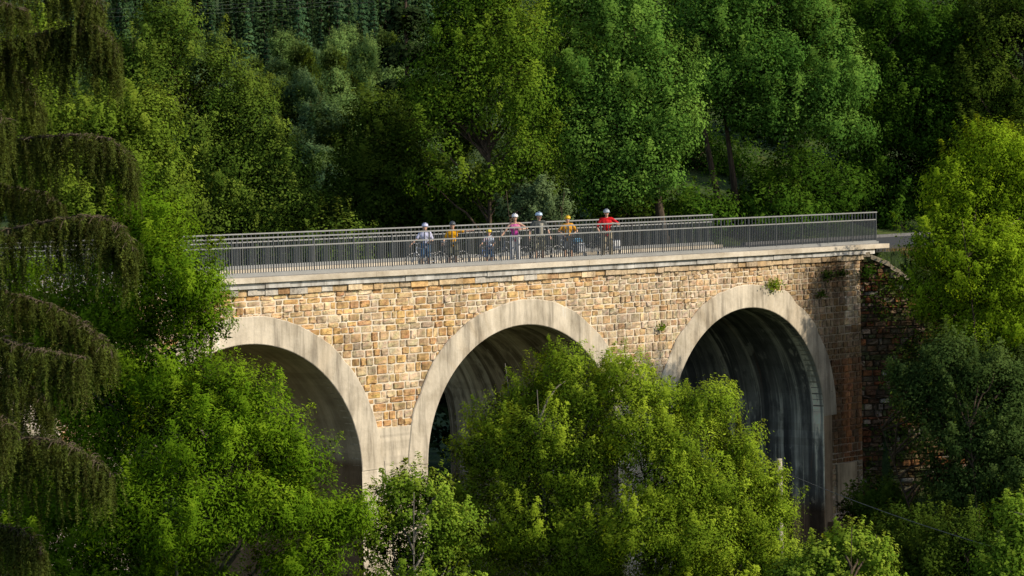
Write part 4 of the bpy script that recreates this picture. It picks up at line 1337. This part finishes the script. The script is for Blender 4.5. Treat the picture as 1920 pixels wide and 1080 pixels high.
    for an, toe in feet:
        m = MB(); m.ball(an - UP * .02, (.045, .05, .045), nu=10, nv=6); m.ball(lerp(an, toe, .55) - UP * .005, (.048, .10, .042), nu=12, nv=6); m.ball(toe, (.045, .05, .034), nu=10, nv=6)
        m.tube([an - UP * .02, toe], [.044, .036], 10)
        m.build('shoe', shoe or M_SHOE, root, sm=True)
    # face
    for sx in (-1, 1):
        m = MB(); m.ball(hp(sx * .032, -.088, 1.652), .011 * hd, nu=8, nv=6); m.build('eye', M_EYE, root, sm=True)
    m = MB(); m.ball(hp(0, -.097, 1.583), (.024 * hd, .008, .006), nu=10, nv=6); m.build('mouth', M_LIP, root, sm=True)
    if shades:
        m = MB()
        for sx in (-1, 1): m.ball(hp(sx * .034, -.100, 1.652), (.028, .012, .02), nu=10, nv=6)
        m.tube([hp(-.03, -.108, 1.657), hp(.03, -.108, 1.657)], .004, 6)
        for sx in (-1, 1): m.tube([hp(sx * .06, -.092, 1.655), hp(sx * .084, -.01, 1.655)], .004, 6)
        m.build('sunglasses', M_LENS, root, sm=True)
    m = MB(); m.ball(hp(0, .022, 1.655), (.083 * hd, .088 * hd, .10 * hd), nu=14, nv=8)
    if hair: m.tube([hp(0, .09, 1.63), hp(0, .115, 1.55), hp(0, .10, 1.45)], [.045, .04, .015], 8)
    m.build('hair', M_HAIR, root, sm=True)
    # helmet: shell with vents, straps
    m = MB()
    nu, nv = 20, 8
    V = []
    for j in range(nv + 1):
        a = -.12 + (PI / 2 + .12) * j / nv
        for i in range(nu):
            b_ = 2 * PI * i / nu
            rib = 1 + .035 * math.cos(b_ * 6) * math.cos(a)
            V.append(hp(.108 * rib * math.cos(a) * math.cos(b_), .005 + .135 * rib * math.cos(a) * math.sin(b_), 1.668 + .122 * math.sin(a)))
    F = [(j * nu + i, j * nu + (i + 1) % nu, (j + 1) * nu + (i + 1) % nu, (j + 1) * nu + i) for j in range(nv) for i in range(nu)]
    F.append(tuple(range(nu - 1, -1, -1)))
    m.add(V, F)
    h_ = m.build('helmet', helmet, root, sm=True)
    if vents:
        m = MB()
        for q in (-.055, 0, .055):
            kk = np.linspace(-.95, .7, 7)
            m.tube([hp(q * (1 - .25 * abs(t_)), .005 + .130 * math.sin(t_) , 1.67 + .124 * math.cos(t_) * math.sqrt(max(0, 1 - (q / .108) ** 2))) for t_ in kk], [.004, .010, .012, .012, .012, .010, .004], 6)
        m.build('vent', M_BLACK, h_, sm=True)
    if visor:
        m = MB(); m.add([hp(x, -.115 - (.055 * (1 - (x / .085) ** 2)) * q, 1.672 - .012 * q) for q in (0, 1) for x in np.linspace(-.08, .08, 7)], [(i, i + 1, i + 8, i + 7) for i in range(6)])
        m.build('visor', helmet, h_, sm=True)
    m = MB()
    for sx in (-1, 1): m.tube([hp(sx * .083, -.02, 1.66), hp(sx * .07, -.03, 1.58), hp(0, -.05, 1.525)], .005, 5)
    m.build('chin_strap', M_BLACK, h_)
    return root


def bicycle(label, s, o, sc, paint, tyre=M_BLACK, bag=None, turn=0.0):
    p0 = bend(np.array([s, o, -.110]))
    root = thing('bicycle', label, 'bicycle', p0, s * CURV + turn, 'bicycles standing on the viaduct')
    root.scale = (sc, sc, sc)
    R = .34; fh = np.array([-.55, 0, R]); rh = np.array([.50, 0, R]); bb = np.array([.06, 0, .285])
    m = MB()
    ht, hb = np.array([-.335, 0, .86]), np.array([-.385, 0, .70]); stp = np.array([.21, 0, .80])
    m.tube([bb, stp], .017, 8); m.tube([lerp(bb, stp, .9), ht - UP * .03], .017, 8); m.tube([hb, bb], .021, 8); m.tube([ht, hb], .022, 8)
    for y in (-.045, .045):
        yy = np.array([0, y, 0])
        m.tube([bb + yy * .6, rh + yy], .011, 6); m.tube([lerp(bb, stp, .88) + yy * .3, rh + yy], .010, 6)
        m.tube([hb + yy * .5, lerp(hb, fh, .6) + yy + np.array([.01, 0, 0]), fh + yy], .013, 6)
    m.build('frame', paint, root, sm=True)
    for hub in (fh, rh):
        m = MB()
        a = np.linspace(0, 2 * PI, 33)
        m.tube(np.stack([hub[0] + (R - .04) * np.cos(a), 0 * a, hub[2] + (R - .04) * np.sin(a)], 1), .015, 6, caps=False)
        m.tube([hub - np.array([0, .05, 0]), hub + np.array([0, .05, 0])], .02, 8)
        for q in range(14):
            t_ = 2 * PI * q / 14
            m.tube([hub + np.array([0, .02 * (-1) ** q, 0]), hub + np.array([(R - .035) * math.cos(t_), 0, (R - .035) * math.sin(t_)])], .0022, 4)
        wh = m.build('wheel', M_ALU, root, sm=True)
        m = MB(); m.tube(np.stack([hub[0] + (R - .018) * np.cos(a), 0 * a, hub[2] + (R - .018) * np.sin(a)], 1), .021, 8, caps=False)
        m.build('tyre', tyre, wh, sm=True)
    m = MB(); m.tube([stp, stp + np.array([.03, 0, .12])], .013, 8)
    pst = m.build('seat_post', M_ALU, root, sm=True)
    m = MB(); c0 = stp + np.array([.04, 0, .14])
    m.tube([c0 + np.array([-.15, 0, .01]), c0 + np.array([-.05, 0, .012]), c0 + np.array([.05, 0, .01]), c0 + np.array([.12, 0, .012])], [.018, .03, .062, .05], 10)
    m.build('saddle', M_BLACK, root, sm=True)
    m = MB(); m.tube([ht, ht + np.array([.02, 0, .09]), ht + np.array([-.04, 0, .13])], .014, 8)
    g = [(-.32, -.31, 1.01), (-.345, -.2, 1.005), (-.375, -.05, .985), (-.375, .05, .985), (-.345, .2, 1.005), (-.32, .31, 1.01)]
    m.tube(g, .012, 8)
    hbar = m.build('handlebar', M_ALU, root, sm=True)
    for e in (0, 5):
        m = MB(); m.tube([g[e], lerp(g[e], g[1 if e == 0 else 4], .95)], .018, 8); m.build('grip', M_BLACK, hbar, sm=True)
    m = MB(); a = np.linspace(0, 2 * PI, 21)
    m.tube(np.stack([bb[0] + .085 * np.cos(a), 0 * a - .05, bb[2] + .085 * np.sin(a)], 1), .008, 5, caps=False)
    m.tube([bb - np.array([0, .07, 0]), bb + np.array([0, .07, 0])], .016, 8)
    m.tube([bb + np.array([0, -.07, 0]), bb + np.array([-.14, -.075, -.09])], .011, 6); m.tube([bb + np.array([0, .07, 0]), bb + np.array([.14, .075, .09])], .011, 6)
    cr = m.build('crank', M_ALU, root, sm=True)
    for (y, k_) in ((-.12, -1), (.12, 1)):
        m = MB(); q = bb + np.array([.14 * k_, y, .09 * k_]); m.box(q - np.array([.045, .04, .01]), q + np.array([.045, .04, .01])); m.build('pedal', M_BLACK, cr)
    if bag:
        m = MB(); z0 = .72
        for y in (-.06, .06): m.tube([(.24, y, z0), (.72, y, z0), (.55, y * 1.1, .36)], .007, 6)
        for x in (.3, .45, .6): m.tube([(x, -.06, z0), (x, .06, z0)], .006, 6)
        m.build('luggage_rack', M_BLACK, root, sm=True)
        for y, mt in ((-.15, bag[0]), (.15, bag[1])):
            segs = [((.38, y, .66), (.66, y, .66), .055, .055), ((.40, y, .42), (.66, y, .42), .065, .065), ((.38, y, .66), (.40, y, .42), .055, .065), ((.66, y, .66), (.66, y, .42), .055, .065), ((.52, y, .66), (.52, y, .42), .06, .07), ((.45, y, .66), (.46, y, .42), .06, .07), ((.59, y, .66), (.60, y, .42), .06, .07)]
            b_ = merge('pannier', segs, mt, .016, root)
            m = MB(); m.tube([(.40, y * 1.02, .725), (.52, y * 1.02, .738), (.66, y * 1.02, .725)], .012, 6); m.build('flap_strap', M_BLACK, b_)
        if len(bag) > 2:
            m = MB(); m.tube([(.28, 0, .80), (.36, 0, .80), (.60, 0, .80), (.68, 0, .80)], [.05, .085, .085, .05], 12); m.build('rolled_bag', bag[2], root, sm=True)
    return root


M_ALU = plain('brushed_aluminium', (.62, .62, .62), .45, .2, .1)
C_WHITE = cloth('cloth_white', (.66, .66, .66)); C_BLUEBAG = cloth('cloth_blue', (.14, .34, .50)); C_GREY = cloth('cloth_grey', (.30, .31, .32))
H = lambda n, c: plain(n, c, .35, 0, .05)
HANG_R = ((-.27, .0, 1.15), (-.24, -.18, .93))
person('person with lavender helmet, pale lilac shirt and blue denim shorts, arm stretched to the handlebar', -3.40, 1.0, 1.58,
       ((.27, .02, 1.16), (.16, -.22, 1.10)), ((-.33, -.05, 1.17), (-.52, -.14, 1.0)), cloth('cloth_lilac', (.52, .52, .66)), cloth('denim', (.06, .13, .24)), H('helmet_lavender', (.50, .52, .68)), shorts=True, kid=1.5)
person('person in mustard yellow T-shirt and dark grey helmet, stretching one arm out to point', -2.20, 1.0, 1.60,
       ((.46, -.04, 1.40), (.72, -.08, 1.43)), ((-.28, -.02, 1.15), (-.36, -.22, 1.0)), cloth('cloth_mustard', (.62, .30, .008)), cloth('cloth_khaki_green', (.14, .14, .10)), H('helmet_dark', (.075, .08, .085)), shorts=True, kid=1.4)
person('small child with yellow helmet, pale top and blue shorts, the shortest of the group', -.58, 1.0, 1.28,
       ((.25, .0, 1.17), (.17, -.18, 1.0)), ((-.28, -.06, 1.18), (-.40, -.22, 1.05)), cloth('cloth_paleblue', (.52, .58, .68), (.62, .40, .42), 7), cloth('cloth_navy', (.07, .14, .26)), H('helmet_yellow', (.62, .46, .03)), shorts=True, kid=2.0, shoe=M_SHOEW)
person('woman with white helmet and sunglasses, pink tank top and white trousers, leaning on the railing', .50, .86, 1.80,
       ((.42, -.10, 1.26), (.20, -.26, 1.24)), ((-.34, -.04, 1.17), (-.50, -.14, .98)), cloth('cloth_pink', (.52, .20, .26), (.55, .06, .33), 3.2), cloth('cloth_white_trousers', (.70, .69, .70)), H('helmet_white', (.72, .72, .74)), tank=True, female=True, shades=True, hair=True, stance=.11, shoe=M_SHOEW)
person('man in pale blue helmet, grey shirt pale down one side and camouflage shorts, head turned aside', 1.76, 1.0, 1.82,
       ((.30, .02, 1.15), (.36, -.16, .95)), ((-.30, .0, 1.16), (-.34, -.16, .94)), cloth('cloth_charcoal', (.095, .10, .09)), cloth('cloth_camouflage', (.10, .10, .07), (.36, .34, .24), 11), H('helmet_paleblue', (.48, .60, .74)), shorts=True, shades=True, head_turn=.75, panel=(.06, .16, cloth('cloth_pale_side', (.46, .42, .33))))  # pale panel down one side of the shirt front
person('person in orange and yellow jersey with yellow helmet, both hands together at the handlebar', 3.13, 1.0, 1.66,
       ((.36, -.02, 1.17), (.16, -.24, 1.05)), ((-.36, -.02, 1.17), (-.14, -.24, 1.05)), cloth('cloth_orange', (.66, .31, .03)), cloth('cloth_steel', (.12, .14, .17)), H('helmet_amber', (.68, .42, .012)), shorts=True, kid=1.3, panel=(0, .10, cloth('cloth_cream', (.70, .60, .40))))
person('man in red polo shirt, khaki trousers and visored helmet resting one arm on the railing', 4.90, .84, 1.84,
       ((.42, -.10, 1.24), (.20, -.28, 1.29)), ((-.32, .0, 1.18), (-.24, -.16, .96)), cloth('cloth_red', (.58, .018, .022)), cloth('cloth_khaki', (.40, .34, .23)), H('helmet_grey', (.36, .39, .42)), shades=True, visor=True, sleeve=.55)
BK = lambda n, c: plain(n, c, .3, .1, .05)
bicycle('silver bicycle straddled by the person in lilac shirt', -3.42, 1.04, .92, BK('paint_silver', (.62, .63, .66)))
bicycle('dark bicycle straddled by the person in mustard yellow', -2.22, 1.04, .94, BK('paint_black', (.05, .05, .055)))
bicycle("small child's blue bicycle under the child with yellow helmet", -.60, 1.04, .70, BK('paint_blue', (.06, .12, .32)))
bicycle('grey bicycle standing beside the woman in pink', .78, 1.30, 1.0, BK('paint_grey', (.34, .35, .36)))
bicycle('black bicycle standing with the man in camouflage shorts', 1.80, 1.15, 1.0, BK('paint_dark', (.03, .03, .03)))
bicycle('bicycle carrying white and blue panniers behind the person in orange', 3.18, 1.04, .96, BK('paint_steel', (.34, .36, .38)), bag=(C_WHITE, C_BLUEBAG, C_BLUEBAG))
bicycle('bicycle with pale grey panniers beside the man in red', 5.12, 1.25, 1.02, BK('paint_graphite', (.12, .12, .13)), bag=(C_WHITE, C_GREY))


# ----------------------------------------------------------------------------
# camera, sun, sky
# ----------------------------------------------------------------------------
cam = bpy.data.cameras.new('camera'); co = bpy.data.objects.new('camera', cam); col.objects.link(co)
cam.sensor_width = 36; cam.lens = FPX / 1920 * 36
cam.clip_start = 1; cam.clip_end = 4000
f3 = Vector((math.sin(YAW) * math.cos(PIT), math.cos(YAW) * math.cos(PIT), -math.sin(PIT)))
x3 = Vector((math.cos(YAW), -math.sin(YAW), 0)); y3 = x3.cross(f3)
xr = x3 * math.cos(ROLL) - y3 * math.sin(ROLL)
yr = x3 * math.sin(ROLL) + y3 * math.cos(ROLL)
from mathutils import Matrix
mat3 = Matrix((xr, yr, -f3)).transposed()
co.matrix_world = Matrix.Translation(Vector(CAM.tolist())) @ mat3.to_4x4()
cam.dof.use_dof = True; cam.dof.focus_distance = 97; cam.dof.aperture_fstop = 4.5
scn.camera = co

AZ, EL = math.radians(150), math.radians(35)     # azimuth from +Y towards +X
sd = Vector((math.sin(AZ) * math.cos(EL), math.cos(AZ) * math.cos(EL), math.sin(EL)))
sun = bpy.data.lights.new('sun', 'SUN'); so = bpy.data.objects.new('sun', sun); col.objects.link(so)
sun.energy = 5.0; sun.angle = math.radians(.5); sun.color = (1, .90, .74)
so.rotation_euler = sd.to_track_quat('Z', 'Y').to_euler()
w = bpy.data.worlds.new('World'); scn.world = w; w.use_nodes = True
nt = w.node_tree
bg = nt.nodes['Background']
sky = nt.nodes.new('ShaderNodeTexSky'); sky.sky_type = 'NISHITA'; sky.sun_disc = False
sky.sun_elevation = EL; sky.sun_rotation = AZ
nt.links.new(sky.outputs[0], bg.inputs[0]); bg.inputs[1].default_value = .15
scn.view_settings.view_transform = 'Standard'; scn.view_settings.look = 'None'; scn.view_settings.exposure = 0
scn.cycles.max_bounces = 10; scn.cycles.diffuse_bounces = 6; scn.cycles.transmission_bounces = 6; scn.cycles.glossy_bounces = 2
scn.cycles.use_denoising = True
